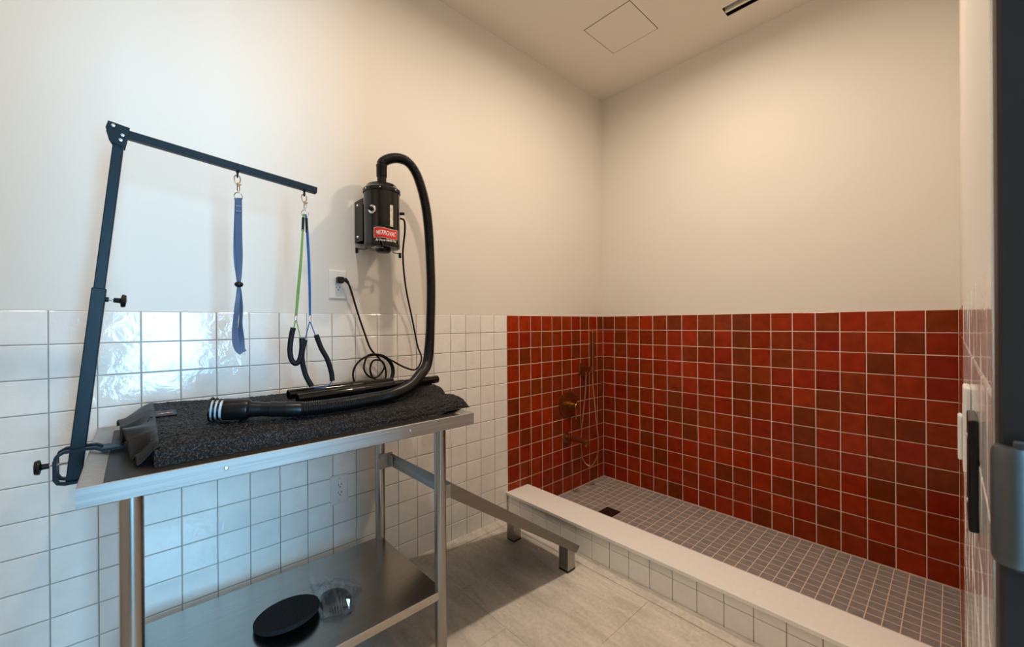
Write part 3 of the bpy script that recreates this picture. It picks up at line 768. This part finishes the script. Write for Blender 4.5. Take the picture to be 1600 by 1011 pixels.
auto_smooth(obj('outlet_neck', lathe([(0.0195, 0), (0.0195, 0.050), (0.0, 0.050)], (DX, DY, 1.794), (0, 0, 1), 32), M['black'], dy))
cuff = auto_smooth(obj('hose_cuff', lathe([(0.0215, 0), (0.0225, 0.002), (0.0225, 0.040), (0.0235, 0.042), (0.0235, 0.052), (0.021, 0.054)], (DX, DY, 1.828), (0, 0, 1), 32), M['black'], dy))
# parts on the shell: angle measured from +x (straight out of the wall)
def shell(ang, z, r=DR): 
    a = math.radians(ang); return Vector((DX + r * math.cos(a), DY + r * math.sin(a), z))
def dirn(ang): a = math.radians(ang); return Vector((math.cos(a), math.sin(a), 0))
dial = auto_smooth(obj('dial', lathe([(0.018, 0), (0.018, 0.004), (0.014, 0.006), (0.0, 0.006)], shell(-56, 1.667, DR - 0.003), dirn(-56), 28), M['chrome'], dy))
auto_smooth(obj('dial_knob', lathe([(0.010, 0), (0.009, 0.014), (0.0, 0.016)], shell(-56, 1.667, DR + 0.003), dirn(-56), 20), M['black'], dial))
def cyl_patch(a0, a1, zb, zt, off, n=24, bm=None, th=0.0005):
    bm = bm or bmesh.new(); rows = []
    for i in range(n + 1):
        t = i / n; a = a0 + (a1 - a0) * t
        b_, t_ = (zb(t) if callable(zb) else zb), (zt(t) if callable(zt) else zt)
        rows.append([bm.verts.new(shell(a, z, DR + o)) for z, o in ((b_, off - th), (b_, off), (t_, off), (t_, off - th))])
    for p, q in zip(rows, rows[1:]):
        for k in range(4): bm.faces.new((p[k], p[(k + 1) % 4], q[(k + 1) % 4], q[k]))
    bm.faces.new(rows[0][::-1]); bm.faces.new(rows[-1])
    return bm
obj('rating_label', cyl_patch(0, 11, 1.598, 1.690, 0.0003, 8), M['silver_label'], dy)
wv = lambda t, a: a * math.sin(2 * PI * (t * 0.95 + 0.05))
lab = obj('name_label', cyl_patch(-51, 30, lambda t: 1.547 + wv(t, 0.0025) - 0.0015, lambda t: 1.5875 + wv(t, 0.0030) + 0.0015, 0.0002, 40), M['pale_print'], dy)
obj('red_field', cyl_patch(-49.5, 28.5, lambda t: 1.547 + wv(t, 0.0025), lambda t: 1.5875 + wv(t, 0.0030), 0.0006, 40), M['red_label'], lab)
def lettering(text, a0, width, z, size, parent, m, off, shear=0.0, bold=0.0, slope=None):
    c = bpy.data.curves.new('lettering', 'FONT'); c.body = text; c.size = size; c.shear = shear; c.offset = bold; c.extrude = 0.0
    t = bpy.data.objects.new('lettering', c); COL.objects.link(t)
    bpy.context.view_layer.update()
    me = bpy.data.meshes.new_from_object(t.evaluated_get(bpy.context.evaluated_depsgraph_get()))
    bpy.data.objects.remove(t)
    bm = bmesh.new(); bm.from_mesh(me); bpy.data.meshes.remove(me)
    bmesh.ops.triangulate(bm, faces=bm.faces)
    xs = [v.co.x for v in bm.verts]; x0, x1 = min(xs), max(xs)
    for v in bm.verts:
        s = (v.co.x - x0) / (x1 - x0); ang = a0 + math.degrees(s * width / DR)
        v.co = shell(ang, z + v.co.y + (slope(s) if slope else 0), DR + off)
    return obj('lettering', bm, m, parent)
lettering('METROVAC', -45, 0.090, 1.559, 0.026, lab, M['pale_print'], 0.0010, 0.35, 0.0005, lambda s: 0.002 * math.sin(2 * PI * s))
lettering('Air Force Hands Free', -46, 0.092, 1.5335, 0.0135, dy, M['pale_print'], 0.0005, 0.25, 0.0003)
swp = obj('switch_plate', cyl_patch(44, 62, 1.640, 1.690, 0.0006, 8), M['silver_label'], dy)
auto_smooth(obj('toggle', lathe([(0.007, 0), (0.006, 0.020), (0.0, 0.022)], shell(52, 1.668), dirn(45), 16), M['black'], swp))
# bracket on the wall
br = obj('wall_bracket', box((-GR + 0.0003, -1.912, 1.548), (0.0000, -1.772, 1.732), 0.001), M['black'], dy)
obj('bracket_side', box((0.0002, -1.912, 1.548), (0.085, -1.908, 1.732), 0.001), M['black'], dy)
obj('bracket_side', box((0.0002, -1.776, 1.548), (0.085, -1.772, 1.732), 0.001), M['black'], dy)
for z in (1.570, 1.710): auto_smooth(obj('bolt', lathe([(0.006, 0), (0.005, 0.003), (0.0, 0.004)], (0.030, -1.912, z), (0, -1, 0), 12), M['bolt'], br))
for s, yy in ((-1, -1.925), (1, -1.735)):
    yb = DY + s * 0.060
    hk = auto_smooth(obj('hook_arm', tube([(0.105, yb, 1.528), (0.105, yb, 1.510), (0.100, DY + s * 0.066, 1.507), (0.095, DY + s * 0.098, 1.505)], 0.0022, 8), M['black'], dy), 60)
    auto_smooth(obj('rubber_tip', lathe([(0.0065, 0), (0.0065, 0.022), (0.0, 0.022)], (0.095, DY + s * 0.100, 1.509), (0, 0, -1), 14), M['black_rough'], hk))
# corrugated hose
hpts = [(DX, DY, 1.872), (0.125, -1.841, 1.886), (0.125, -1.829, 1.902), (0.130, -1.803, 1.918), (0.135, -1.769, 1.928), (0.140, -1.726, 1.922), (0.145, -1.687, 1.882), (0.150, -1.657, 1.806), (0.155, -1.637, 1.712), (0.160, -1.628, 1.606), (0.165, -1.624, 1.470), (0.170, -1.624, 1.350), (0.180, -1.634, 1.200), (0.200, -1.653, 1.085), (0.250, -1.697, 1.003), (0.335, -1.781, 0.972), (0.42, -1.874, 0.944), (0.48, -1.982, 0.932), (0.50, -2.072, 0.930), (0.51, -2.149, 0.929), (0.512, -2.225, 0.929), (0.508, -2.285, 0.931)]
path = resample(catmull(hpts, 10), 0.0016)
rr = [0.0203 + 0.0018 * (1 if (i // 2) % 2 == 0 else -1) for i in range(len(path))]
hose = obj('hose', tube(path, rr, 20), M['hose'], dy, smooth=True)
# swivel cuff and nozzle lying on the mat
n0 = Vector((0.508, -2.282, 0.931)); n1 = Vector((0.440, -2.470, 0.9485)); nd = (n1 - n0).normalized(); nl = (n1 - n0).length
auto_smooth(obj('hose_end', lathe([(0.0215, -0.004), (0.0225, 0.0), (0.0225, 0.038), (0.0215, 0.039), (0.0215, 0.060), (0.0222, 0.061), (0.0222, 0.078), (0.0205, 0.080), (0.0200, 0.128), (0.0, 0.128)], n0, nd, 32), M['black'], dy), 30)
noz = auto_smooth(obj('nozzle', lathe([(0.0205, 0.100), (0.0225, 0.126), (0.0290, 0.132), (0.0300, 0.136), (0.0300, 0.188), (0.0290, 0.190), (0.0240, 0.190), (0.0235, 0.180), (0.0, 0.180)], n0, nd, 36), M['black'], dy), 30)
nR = frame_from(nd); nc = n0 + nd * 0.190
nm = lambda s: nc + nd * s
for k, (s, r_) in enumerate(((0.004, 0.0245), (0.014, 0.0250), (0.024, 0.0245))):
    bm = lathe([(r_, -0.004), (r_, 0.004), (r_ - 0.006, 0.004), (r_ - 0.006, -0.004)], nm(s), nd, 32)
    auto_smooth(obj('white_insert', bm, M['white_slot'], noz))
for k, s in enumerate((0.009, 0.019, 0.029)):
    rim = [nm(s) + nR @ Vector((0.0275 * math.cos(2 * PI * i / 36), (0.0275 + 0.002 * k) * math.sin(2 * PI * i / 36), 0)) for i in range(36)]
    auto_smooth(obj('nozzle_rib', tube(rim, 0.0026, 8, closed=True), M['black_gloss'], noz), 80)
# power cord, its coil by the wall and the plug
cpts = [shell(58, 1.650, DR), shell(58, 1.640, DR + 0.018), (0.135, -1.738, 1.600), (0.085, -1.722, 1.500), (0.045, -1.686, 1.355), (0.026, -1.642, 1.202), (0.026, -1.615, 1.075), (0.045, -1.604, 1.012), (0.050, -1.636, 0.962), (0.052, -1.694, 0.973), (0.050, -1.775, 1.018), (0.050, -1.835, 1.042)]
def ring_pts(cy, cz, ry, rz, x0, a0, turns, n, dx=0.0, dr=0.0):
    out = []
    for i in range(int(n * turns) + 1):
        t = i / n; a = a0 + 2 * PI * t
        out.append((x0 + dx * t, cy + (ry + dr * t) * math.cos(a), cz + (rz + dr * t) * math.sin(a)))
    return out
cpts += ring_pts(-1.857, 0.962, 0.088, 0.078, 0.050, PI * 0.60, 2.0, 14, 0.011, 0.004)
cpts += [(0.075, -1.905, 1.005), (0.082, -1.905, 0.975), (0.085, -1.880, 0.948), (0.083, -1.845, 0.950), (0.080, -1.815, 0.985), (0.078, -1.825, 1.015), (0.070, -1.860, 1.020), (0.060, -1.872, 0.985), (0.058, -1.860, 0.945), (0.052, -1.825, 0.925), (0.040, -1.79, 0.935), (0.034, -1.79, 0.985), (0.034, -1.822, 1.030), (0.034, -1.858, 1.071), (0.027, -1.883, 1.144), (0.025, -1.911, 1.230), (0.033, -1.943, 1.327), (0.036, -1.958, 1.362), (0.034, -1.968, 1.374)]
auto_smooth(obj('power_cord', tube(catmull(cpts, 8), 0.0042, 10), M['black_rough'], dy), 80)
plug = obj('plug', box((0.0145, -2.003, 1.360), (0.040, -1.975, 1.388), 0.005, 2), M['black'], dy)
auto_smooth(obj('strain_relief', tube([(0.030, -1.980, 1.374), (0.034, -1.968, 1.376), (0.036, -1.957, 1.362)], [0.010, 0.0095, 0.006], 14), M['black'], plug), 60)

# ------------------------------------------------------------------ outlets
def outlet(y, z, x, label, plugged):
    t = thing('wall_outlet', (x, y, z - 0.0625), label, 'outlet', 'wall outlets')
    pl = bmesh.new()
    a = [pl.verts.new((x + 0.0002, y + sy * 0.0378, z + sz * 0.063)) for sy, sz in ((-1, -1), (1, -1), (1, 1), (-1, 1))]
    b = [pl.verts.new((x + 0.004, y + sy * 0.0378, z + sz * 0.063)) for sy, sz in ((-1, -1), (1, -1), (1, 1), (-1, 1))]
    c = [pl.verts.new((x + 0.0075, y + sy * 0.0335, z + sz * 0.0585)) for sy, sz in ((-1, -1), (1, -1), (1, 1), (-1, 1))]
    for p, q in ((a, b), (b, c)):
        for k in range(4): pl.faces.new((p[k], p[(k + 1) % 4], q[(k + 1) % 4], q[k]))
    pl.faces.new(c); pl.faces.new(a[::-1])
    obj('cover_plate', pl, M['plate'], t)
    rc = obj('receptacle', box((x + 0.0070, y - 0.0165, z - 0.0335), (x + 0.0092, y + 0.0165, z + 0.0335), 0.0007), M['plate'], t)
    for s in ((1, -1) if not plugged else (-1,)):
        zc = z + s * 0.0175
        for d in (-0.0065, 0.0065): obj('slot', box((x + 0.0090, y + d - 0.0012, zc + 0.001), (x + 0.0095, y + d + 0.0012, zc + 0.009)), M['slot'], rc)
        auto_smooth(obj('ground_hole', lathe([(0.0027, 0), (0.0027, 0.0006), (0, 0.0006)], (x + 0.0090, y, zc - 0.0055), (1, 0, 0), 12), M['slot'], rc))
    for s in (-1, 1): auto_smooth(obj('screw', lathe([(0.0028, 0), (0.0022, 0.0010), (0, 0.0012)], (x + 0.0073, y, z + s * 0.048), (1, 0, 0), 12), M['chrome'], t))
outlet(-1.989, 1.356, -GR, 'white wall outlet with a black plug, above the white tile', True)
outlet(-1.989, 0.4625, 0.0006, 'empty white wall outlet on the white tile under the table', False)

# ------------------------------------------------------------------ grooming arm clamped to the table's left end
AX = 0.325
tilt = math.radians(5.6); ad = Vector((0, math.sin(tilt), math.cos(tilt))); aa = Vector((0, math.cos(tilt), -math.sin(tilt))); ax = Vector((1, 0, 0))
P0 = Vector((AX, -2.755, 0.800))       # foot of the post
ga = thing('grooming_post', P0, 'black L-shaped steel grooming arm clamped to the table end', 'grooming post')
def bar(o, d, s, length, w, t, bev=0.002, start=0.0):
    """square bar from o along d; width w along s, thickness t along x"""
    d = Vector(d); s = Vector(s); x = d.cross(s)
    bm = box((-w / 2, -t / 2, start), (w / 2, t / 2, start + length), bev, 2)
    return xf(bm, Matrix(((s.x, x.x, d.x, o[0]), (s.y, x.y, d.y, o[1]), (s.z, x.z, d.z, o[2]), (0, 0, 0, 1))))
post_len = 0.905
obj('outer_sleeve', bar(P0, ad, aa, 0.488, 0.0275, 0.0275, start=-0.006), M['arm'], ga)
obj('inner_tube', bar(P0, ad, aa, post_len - 0.43, 0.0215, 0.0215, start=0.425), M['arm'], ga)
elbow = P0 + ad * post_len
obj('cross_arm', bar(elbow - ad * 0.006 - aa * 0.008, aa, ad, 0.502, 0.0215, 0.0215), M['arm'], ga)
g_out = [(-0.028, 0.016), (0.018, 0.016), (0.0125, -0.062), (-0.016, -0.062), (-0.022, -0.055), (-0.036, -0.012)]
g_out = [(-0.024, 0.013), (0.018, 0.010), (0.013, -0.045), (-0.011, -0.041), (-0.0195, -0.028), (-0.027, -0.006)]
gus = obj('gusset_plate', prism(g_out, elbow + ax * 0.0113, aa, ad, ax, 0.003), M['arm'], ga)
obj('gusset_plate', prism(g_out, elbow - ax * 0.0143, aa, ad, ax, 0.003), M['arm'], ga)
for u, v in ((-0.0135, 0.004), (0.0060, -0.015), (0.0035, -0.029)):
    auto_smooth(obj('bolt', lathe([(0.0046, 0), (0.0042, 0.0022), (0.0, 0.0026)], elbow + aa * u + ad * v + ax * 0.0143, ax, 6), M['bolt'], gus), 20)
def knob(o, d, parent, stem=0.020):
    d = Vector(d).normalized(); o = Vector(o)
    s = auto_smooth(obj('screw', tube([o, o + d * stem], 0.0032, 10), M['chrome'], parent), 60)
    k = auto_smooth(obj('knob', lathe([(0.0065, stem - 0.002), (0.0070, stem + 0.010), (0.0080, stem + 0.011), (0.0170, stem + 0.013), (0.0180, stem + 0.016), (0.0160, stem + 0.022), (0.0, stem + 0.024)], o, d, 10), M['black'], parent), 35)
nut = P0 + ad * 0.455 + aa * 0.0138
auto_smooth(obj('nut', lathe([(0.0065, 0), (0.0065, 0.006), (0, 0.006)], nut, aa, 12), M['arm'], ga))
knob(nut + aa * 0.005, aa, ga, 0.012)
# clamp: strap over the tabletop, C-frame round the post
cz0, cz1 = 0.796, TZ + 0.0055
cw = 0.034
cp = [Vector((AX, y, z)) for y, z in ((-2.7345, cz0), (-2.768, cz0), (-2.780, cz0 + 0.004), (-2.7855, cz0 + 0.014), (-2.7855, cz1 - 0.016), (-2.781, cz1 - 0.003), (-2.770, cz1 + 0.004), (-2.735, cz1 + 0.0050), (-2.716, cz1 + 0.0035), (-2.704, cz1 - 0.0035), (-2.664, cz1 - 0.0035))]
def frame_strip(pts, xoff, w): return ribbon([p + ax * xoff for p in pts], [w] * len(pts), [ax] * len(pts), 0.0065)
obj('clamp_strap', frame_strip(cp, 0.022, 0.014), M['arm'], ga)
obj('clamp_strap', frame_strip(cp, -0.022, 0.014), M['arm'], ga)
obj('clamp_foot', box((AX - 0.0145, -2.704, cz1 - 0.0055), (AX + 0.0145, -2.664, cz1 - 0.0005), 0.001), M['arm'], ga)
obj('clamp_web', box((AX - 0.0148, -2.7885, 0.822), (AX + 0.0148, -2.7825, 0.860), 0.001), M['arm'], ga)
knob((AX, -2.764, 0.841), (0, -1, 0), ga, 0.034)
# eyelets under the cross arm
HOOKS = []
for y in (-2.404, -2.213):
    s = (y - elbow.y) / aa.y; c = elbow + aa * s - ad * 0.017
    e = auto_smooth(obj('eyelet', tube([c, c - Vector((0, 0, 0.006))], 0.0038, 10), M['black'], ga), 60)
    rc = c - Vector((0, 0, 0.012))
    auto_smooth(obj('eyelet_ring', tube([rc + Vector((0.0065 * math.cos(2 * PI * k / 18), 0, 0.0065 * math.sin(2 * PI * k / 18))) for k in range(18)], 0.0019, 8, closed=True), M['black'], ga), 80)
    HOOKS.append(rc - Vector((0, 0, 0.0062)))

# ------------------------------------------------------------------ the two grooming loops
def snap(o, parent):
    """bolt snap hanging from o, returns the bottom of its ring"""
    o = Vector(o)
    hk = [(0, 0.0035, -0.020), (0, 0.0070, -0.010), (0, 0.0065, 0.0), (0, 0.0, 0.0055), (0, -0.0070, 0.002), (0, -0.0085, -0.008), (0, -0.005, -0.018), (0, 0.0005, -0.026)]
    h = auto_smooth(obj('snap_hook', tube(catmull([o + Vector(p) for p in hk], 6), 0.0018, 10), M['snap'], parent), 80)
    auto_smooth(obj('snap_barrel', lathe([(0.0040, 0), (0.0045, 0.002), (0.0045, 0.022), (0.0030, 0.026), (0.0028, 0.031), (0.0, 0.031)], o + Vector((0, 0.0020, -0.018)), (0, 0, -1), 16), M['snap'], h), 40)
    auto_smooth(obj('snap_thumb', tube([o + Vector((0, 0.004, -0.024)), o + Vector((0.004, 0.010, -0.022))], 0.0014, 8), M['snap'], h), 60)
    rc = o + Vector((0, 0.0015, -0.056))
    rg = [(-0.0105, -0.010), (-0.0105, 0.0), (-0.006, 0.007), (0, 0.0095), (0.006, 0.007), (0.0105, 0.0), (0.0105, -0.010)]
    auto_smooth(obj('snap_ring', tube([rc + Vector((0, a, b)) for a, b in rg], 0.0016, 8, closed=True), M['snap'], h), 80)
    return rc + Vector((0, 0, -0.010))

FACE = Vector((0.42, 0.90, 0)).normalized()      # strap width direction
l1 = thing('grooming_loop', HOOKS[0], 'flat blue nylon grooming loop with a black slide, hanging mid-arm', 'grooming loop', 'grooming loops on the arm')
b1 = snap(HOOKS[0], l1)
zt = b1.z + 0.002; bx, by = b1.x, b1.y
L1a = [(0.0025, 0, zt), (0.003, 0.000, zt - 0.03), (0.003, 0.0, zt - 0.12), (0.003, 0.002, zt - 0.20), (0.002, 0.001, 1.335), (0.0015, 0, 1.308), (0.002, -0.002, 1.28), (0.003, -0.006, 1.235), (0.004, -0.011, 1.18), (0.003, -0.010, 1.135), (0.001, -0.003, 1.108), (0, 0.008, 1.097)]
L1b = [(-0.0025, 0, zt), (-0.003, 0.0, zt - 0.03), (-0.004, -0.003, zt - 0.12), (-0.004, -0.004, zt - 0.20), (-0.002, -0.001, 1.335), (-0.0015, 0, 1.308), (-0.002, 0.003, 1.28), (-0.003, 0.006, 1.235), (-0.003, 0.004, 1.18), (-0.002, 0.005, 1.135), (-0.001, 0.006, 1.108), (0, 0.011, 1.097)]
def strap(tab, wtab, rot):
    pts = catmull([(bx + a, by + b, c) for a, b, c in tab], 5)
    ws = []; ds = []
    for p in pts:
        ws.append(interp(wtab, p.z)); a = math.radians(interp(rot, p.z))
        ds.append(Vector((FACE.x * math.cos(a) - FACE.y * math.sin(a), FACE.x * math.sin(a) + FACE.y * math.cos(a), 0)))
    return ribbon(pts, ws, ds, 0.0014)
wt = [(1.09, 0.019), (1.14, 0.019), (1.20, 0.018), (1.28, 0.011), (1.308, 0.009), (1.34, 0.013), (1.42, 0.019), (1.6, 0.019)]
obj('strap', strap(L1a, wt, [(1.09, 30), (1.2, 60), (1.308, 10), (1.40, 0)]), M['strap'], l1)
obj('strap', strap(L1b, wt, [(1.09, 20), (1.2, -45), (1.308, -10), (1.40, 20), (1.5, 0)]), M['strap'], l1)
obj('stitched_tab', xf(box((-0.0085, -0.0012, -0.011), (0.0085, 0.0012, 0.011), 0.0004), Matrix.Translation((bx + 0.0045, by, zt - 0.034)) @ Matrix.Rotation(math.atan2(FACE.y, FACE.x), 4, 'Z')), M['strap'], l1)
for dz in (-0.008, 0.008): obj('stitch', xf(box((-0.007, -0.0016, dz - 0.0006), (0.007, 0.0016, dz + 0.0006)), Matrix.Translation((bx + 0.0045, by, zt - 0.034)) @ Matrix.Rotation(math.atan2(FACE.y, FACE.x), 4, 'Z')), M['stitch'], l1)
auto_smooth(obj('slide', lathe([(0.005, -0.0085), (0.0105, -0.005), (0.0120, 0.0), (0.0105, 0.005), (0.005, 0.0085)], (bx, by, 1.308), (0, 0, 1), 20), M['black'], l1), 60)
obj('end_crimp', xf(box((-0.008, -0.003, -0.004), (0.008, 0.003, 0.004), 0.001), Matrix.Translation((bx, by + 0.0105, 1.0945)) @ Matrix.Rotation(0.6, 4, 'X')), M['chrome'], l1)

l2 = thing('no_sit_loop', HOOKS[1], 'green and blue cord restraint loops with black foam tubes', 'grooming loop', 'grooming loops on the arm')
b2 = snap(HOOKS[1], l2)
X2 = b2.x; by2 = b2.y
def seg(pts, rad, m, name='cord', n=6, sg=10): return auto_smooth(obj(name, tube(catmull(pts, n), rad, sg), m, l2), 80)
zt = b2.z
seg([(X2, by2 - 0.003, zt + 0.004), (X2, by2 - 0.0055, zt - 0.012)], 0.0032, M['green_cord'])
seg([(X2, by2 + 0.003, zt + 0.004), (X2, by2 + 0.0045, zt - 0.012)], 0.0032, M['blue_cord'])
seg([(X2, by2 - 0.005, zt - 0.008), (X2, by2 - 0.007, 1.500)], 0.0044, M['black'], 'shrink_sleeve')
seg([(X2, by2 + 0.0045, zt - 0.008), (X2, by2 + 0.0065, 1.497)], 0.0044, M['black'], 'shrink_sleeve')
seg([(X2, by2 - 0.0065, 1.505), (X2, by2 - 0.012, 1.400), (X2, by2 - 0.021, 1.290), (X2, by2 - 0.0285, 1.212)], 0.0026, M['green_cord'])
seg([(X2 + 0.004, by2 - 0.008, 1.505), (X2 + 0.004, by2 - 0.016, 1.400), (X2 + 0.003, by2 - 0.026, 1.290), (X2 + 0.002, by2 - 0.031, 1.212)], 0.0026, M['green_cord'])
seg([(X2, by2 + 0.006, 1.505), (X2, by2 + 0.010, 1.400), (X2, by2 + 0.0125, 1.300), (X2, by2 + 0.0135, 1.205)], 0.0028, M['blue_cord'])
seg([(X2 + 0.004, by2 + 0.0075, 1.505), (X2 + 0.003, by2 + 0.0125, 1.400), (X2 + 0.002, by2 + 0.0145, 1.300), (X2 + 0.001, by2 + 0.0145, 1.205)], 0.0028, M['blue_cord'])
seg([(X2, by2 - 0.030, 1.218), (X2, by2 - 0.031, 1.198)], 0.0046, M['chrome'], 'crimp')
seg([(X2, by2 + 0.0135, 1.213), (X2, by2 + 0.0138, 1.192)], 0.0046, M['chrome'], 'crimp')
seg([(X2, by2 - 0.031, 1.200), (X2, by2 - 0.037, 1.170)], 0.0020, M['green_cord'])
seg([(X2, by2 - 0.030, 1.200), (X2, by2 - 0.022, 1.165), (X2 + 0.010, by2 - 0.018, 1.128)], 0.0015, M['green_cord'])
seg([(X2, by2 - 0.0385, 1.172), (X2, by2 - 0.045, 1.140), (X2, by2 - 0.049, 1.100), (X2 + 0.003, by2 - 0.046, 1.068), (X2 + 0.008, by2 - 0.034, 1.052), (X2 + 0.012, by2 - 0.022, 1.066), (X2 + 0.012, by2 - 0.0155, 1.100), (X2 + 0.012, by2 - 0.0155, 1.137)], 0.0084, M['foam'], 'foam_tube', 8, 16)
seg([(X2, by2 + 0.0135, 1.195), (X2, by2 + 0.005, 1.160), (X2 - 0.004, by2 - 0.003, 1.122)], 0.0018, M['blue_cord'])
seg([(X2, by2 + 0.0140, 1.195), (X2, by2 + 0.022, 1.170), (X2, by2 + 0.033, 1.140)], 0.0018, M['blue_cord'])
seg([(X2 - 0.006, by2 - 0.0005, 1.130), (X2 - 0.006, by2 - 0.009, 1.095), (X2 - 0.006, by2 - 0.010, 1.060), (X2 - 0.004, by2 + 0.000, 1.010), (X2, by2 + 0.018, 0.970)], 0.0084, M['foam'], 'foam_tube', 8, 16)
seg([(X2, by2 + 0.0335, 1.146), (X2, by2 + 0.050, 1.100), (X2, by2 + 0.070, 1.060), (X2, by2 + 0.083, 1.015), (X2, by2 + 0.087, 0.982)], 0.0084, M['foam'], 'foam_tube', 8, 16)
seg([(X2, by2 + 0.0175, 0.972), (X2, by2 + 0.030, 0.9625), (X2, by2 + 0.060, 0.9625), (X2, by2 + 0.078, 0.970), (X2, by2 + 0.086, 0.985)], 0.0016, M['blue_cord'])

# ------------------------------------------------------------------ on the lower shelf
fd = thing('foam_disc', (0.398, -2.292, SZ), 'round black foam filter pad lying on the lower shelf', 'foam pad')
prof = [(0.090, 0.000), (0.093, 0.003), (0.093, 0.010), (0.090, 0.013), (0.0, 0.0135)]
tdir = Vector((-0.115, -0.045, 1)).normalized()
bm = lathe(prof, (0, 0, 0), tdir, 64)
zmin = min(v.co.z for v in bm.verts); xf(bm, Matrix.Translation((0.398, -2.292, SZ + 0.0006 - zmin)))
auto_smooth(obj('pad', bm, M['open_foam'], fd), 40)

bc = Vector((0.400, -2.150, SZ + 0.001))
bs = thing('curry_brush', bc, 'black oval pet brush with pale bristles inside the clear bag', 'brush')
bm = bmesh.new(); bmesh.ops.create_uvsphere(bm, u_segments=28, v_segments=14, radius=1.0)
for v in list(bm.verts):
    if v.co.z < 0: v.co.z *= 0.12
xf(bm, Matrix.Translation(bc + Vector((0.01, 0, 0.007))) @ Matrix.Rotation(0.75, 4, 'Z') @ Matrix.Diagonal((0.052, 0.036, 0.026, 1)))
auto_smooth(obj('body', bm, M['black_rough'], bs), 60)
for k in range(16):
    a = math.radians(80 + k * 7.0)
    q = Matrix.Rotation(0.75, 3, 'Z') @ Vector((0.050 * math.cos(a), 0.036 * math.sin(a), 0))
    d = q.normalized(); p = bc + Vector((0.01, 0, 0.020)) + q * 0.93
    obj('bristle', tube([p, p + d * 0.012 + Vector((0, 0, 0.010))], [0.0015, 0.0011], 6), M['bristle'], bs)

bg = thing('plastic_bag', (0.36, -2.15, SZ), 'crumpled clear plastic bag on the lower shelf', 'plastic bag')
corners = [Vector((0.225, -2.178, 0)), Vector((0.385, -2.045, 0)), Vector((0.505, -2.135, 0)), Vector((0.470, -2.215, 0))]
brnd = random.Random(11)
def bag(u, v):
    p = corners[0] * (1 - u) * (1 - v) + corners[1] * (1 - u) * v + corners[2] * u * v + corners[3] * u * (1 - v)
    e = max(0.0, 16 * u * (1 - u) * v * (1 - v)) ** 0.5
    d = (p - Vector((bc.x + 0.01, bc.y, 0))); bulge = max(0.0, 1 - (d.length / 0.075) ** 2)
    z = 0.003 + e * 0.012 + 0.036 * bulge ** 0.5 + 0.034 * e * (brnd.random() - 0.35) * (1 - 0.72 * bulge)
    z += 0.030 * max(0, (1 - u) * v - 0.5) + 0.030 * max(0, (1 - u) * (1 - v) - 0.4)
    return Vector((p.x + 0.010 * e * (brnd.random() - 0.5), p.y + 0.010 * e * (brnd.random() - 0.5), SZ + max(0.0012, z)))
obj('film', sheet(bag, [i / 11 for i in range(12)], [j / 11 for j in range(12)]), M['film'], bg)

# ------------------------------------------------------------------ switches on the right wall
sw = thing('switch_plate', (W, -1.45, 0.90), 'white wall control on the right wall, nearer the shower', 'wall switch')
obj('cover_plate', box((W - 0.0065, -1.490, 0.895), (W - 0.0002, -1.410, 1.015), 0.001), M['plate'], sw)
obj('rocker', box((W - 0.0130, -1.468, 0.912), (W - 0.0065, -1.432, 0.998), 0.002), M['plate'], sw)
sw2 = thing('wall_control', (W, -1.66, 1.0), 'second white wall control with a rounded top, beside the black plate', 'wall switch')
obj('body', box((W - 0.0085, -1.700, 1.010), (W - 0.0002, -1.630, 1.078), 0.003, 2), M['plate'], sw2)
sw3 = thing('wall_plate', (W, -1.92, 0.95), 'slim black wall plate on the right wall near the door frame', 'wall plate')
obj('cover_plate', box((W - 0.0080, -1.965, 0.948), (W - 0.0002, -1.885, 1.072), 0.002, 2), M['black'], sw3)
for z in (0.972, 1.048): auto_smooth(obj('screw', lathe([(0.003, 0), (0.002, 0.0012), (0, 0.0014)], (W - 0.0080, -1.925, z), (-1, 0, 0), 10), M['chrome'], sw3))
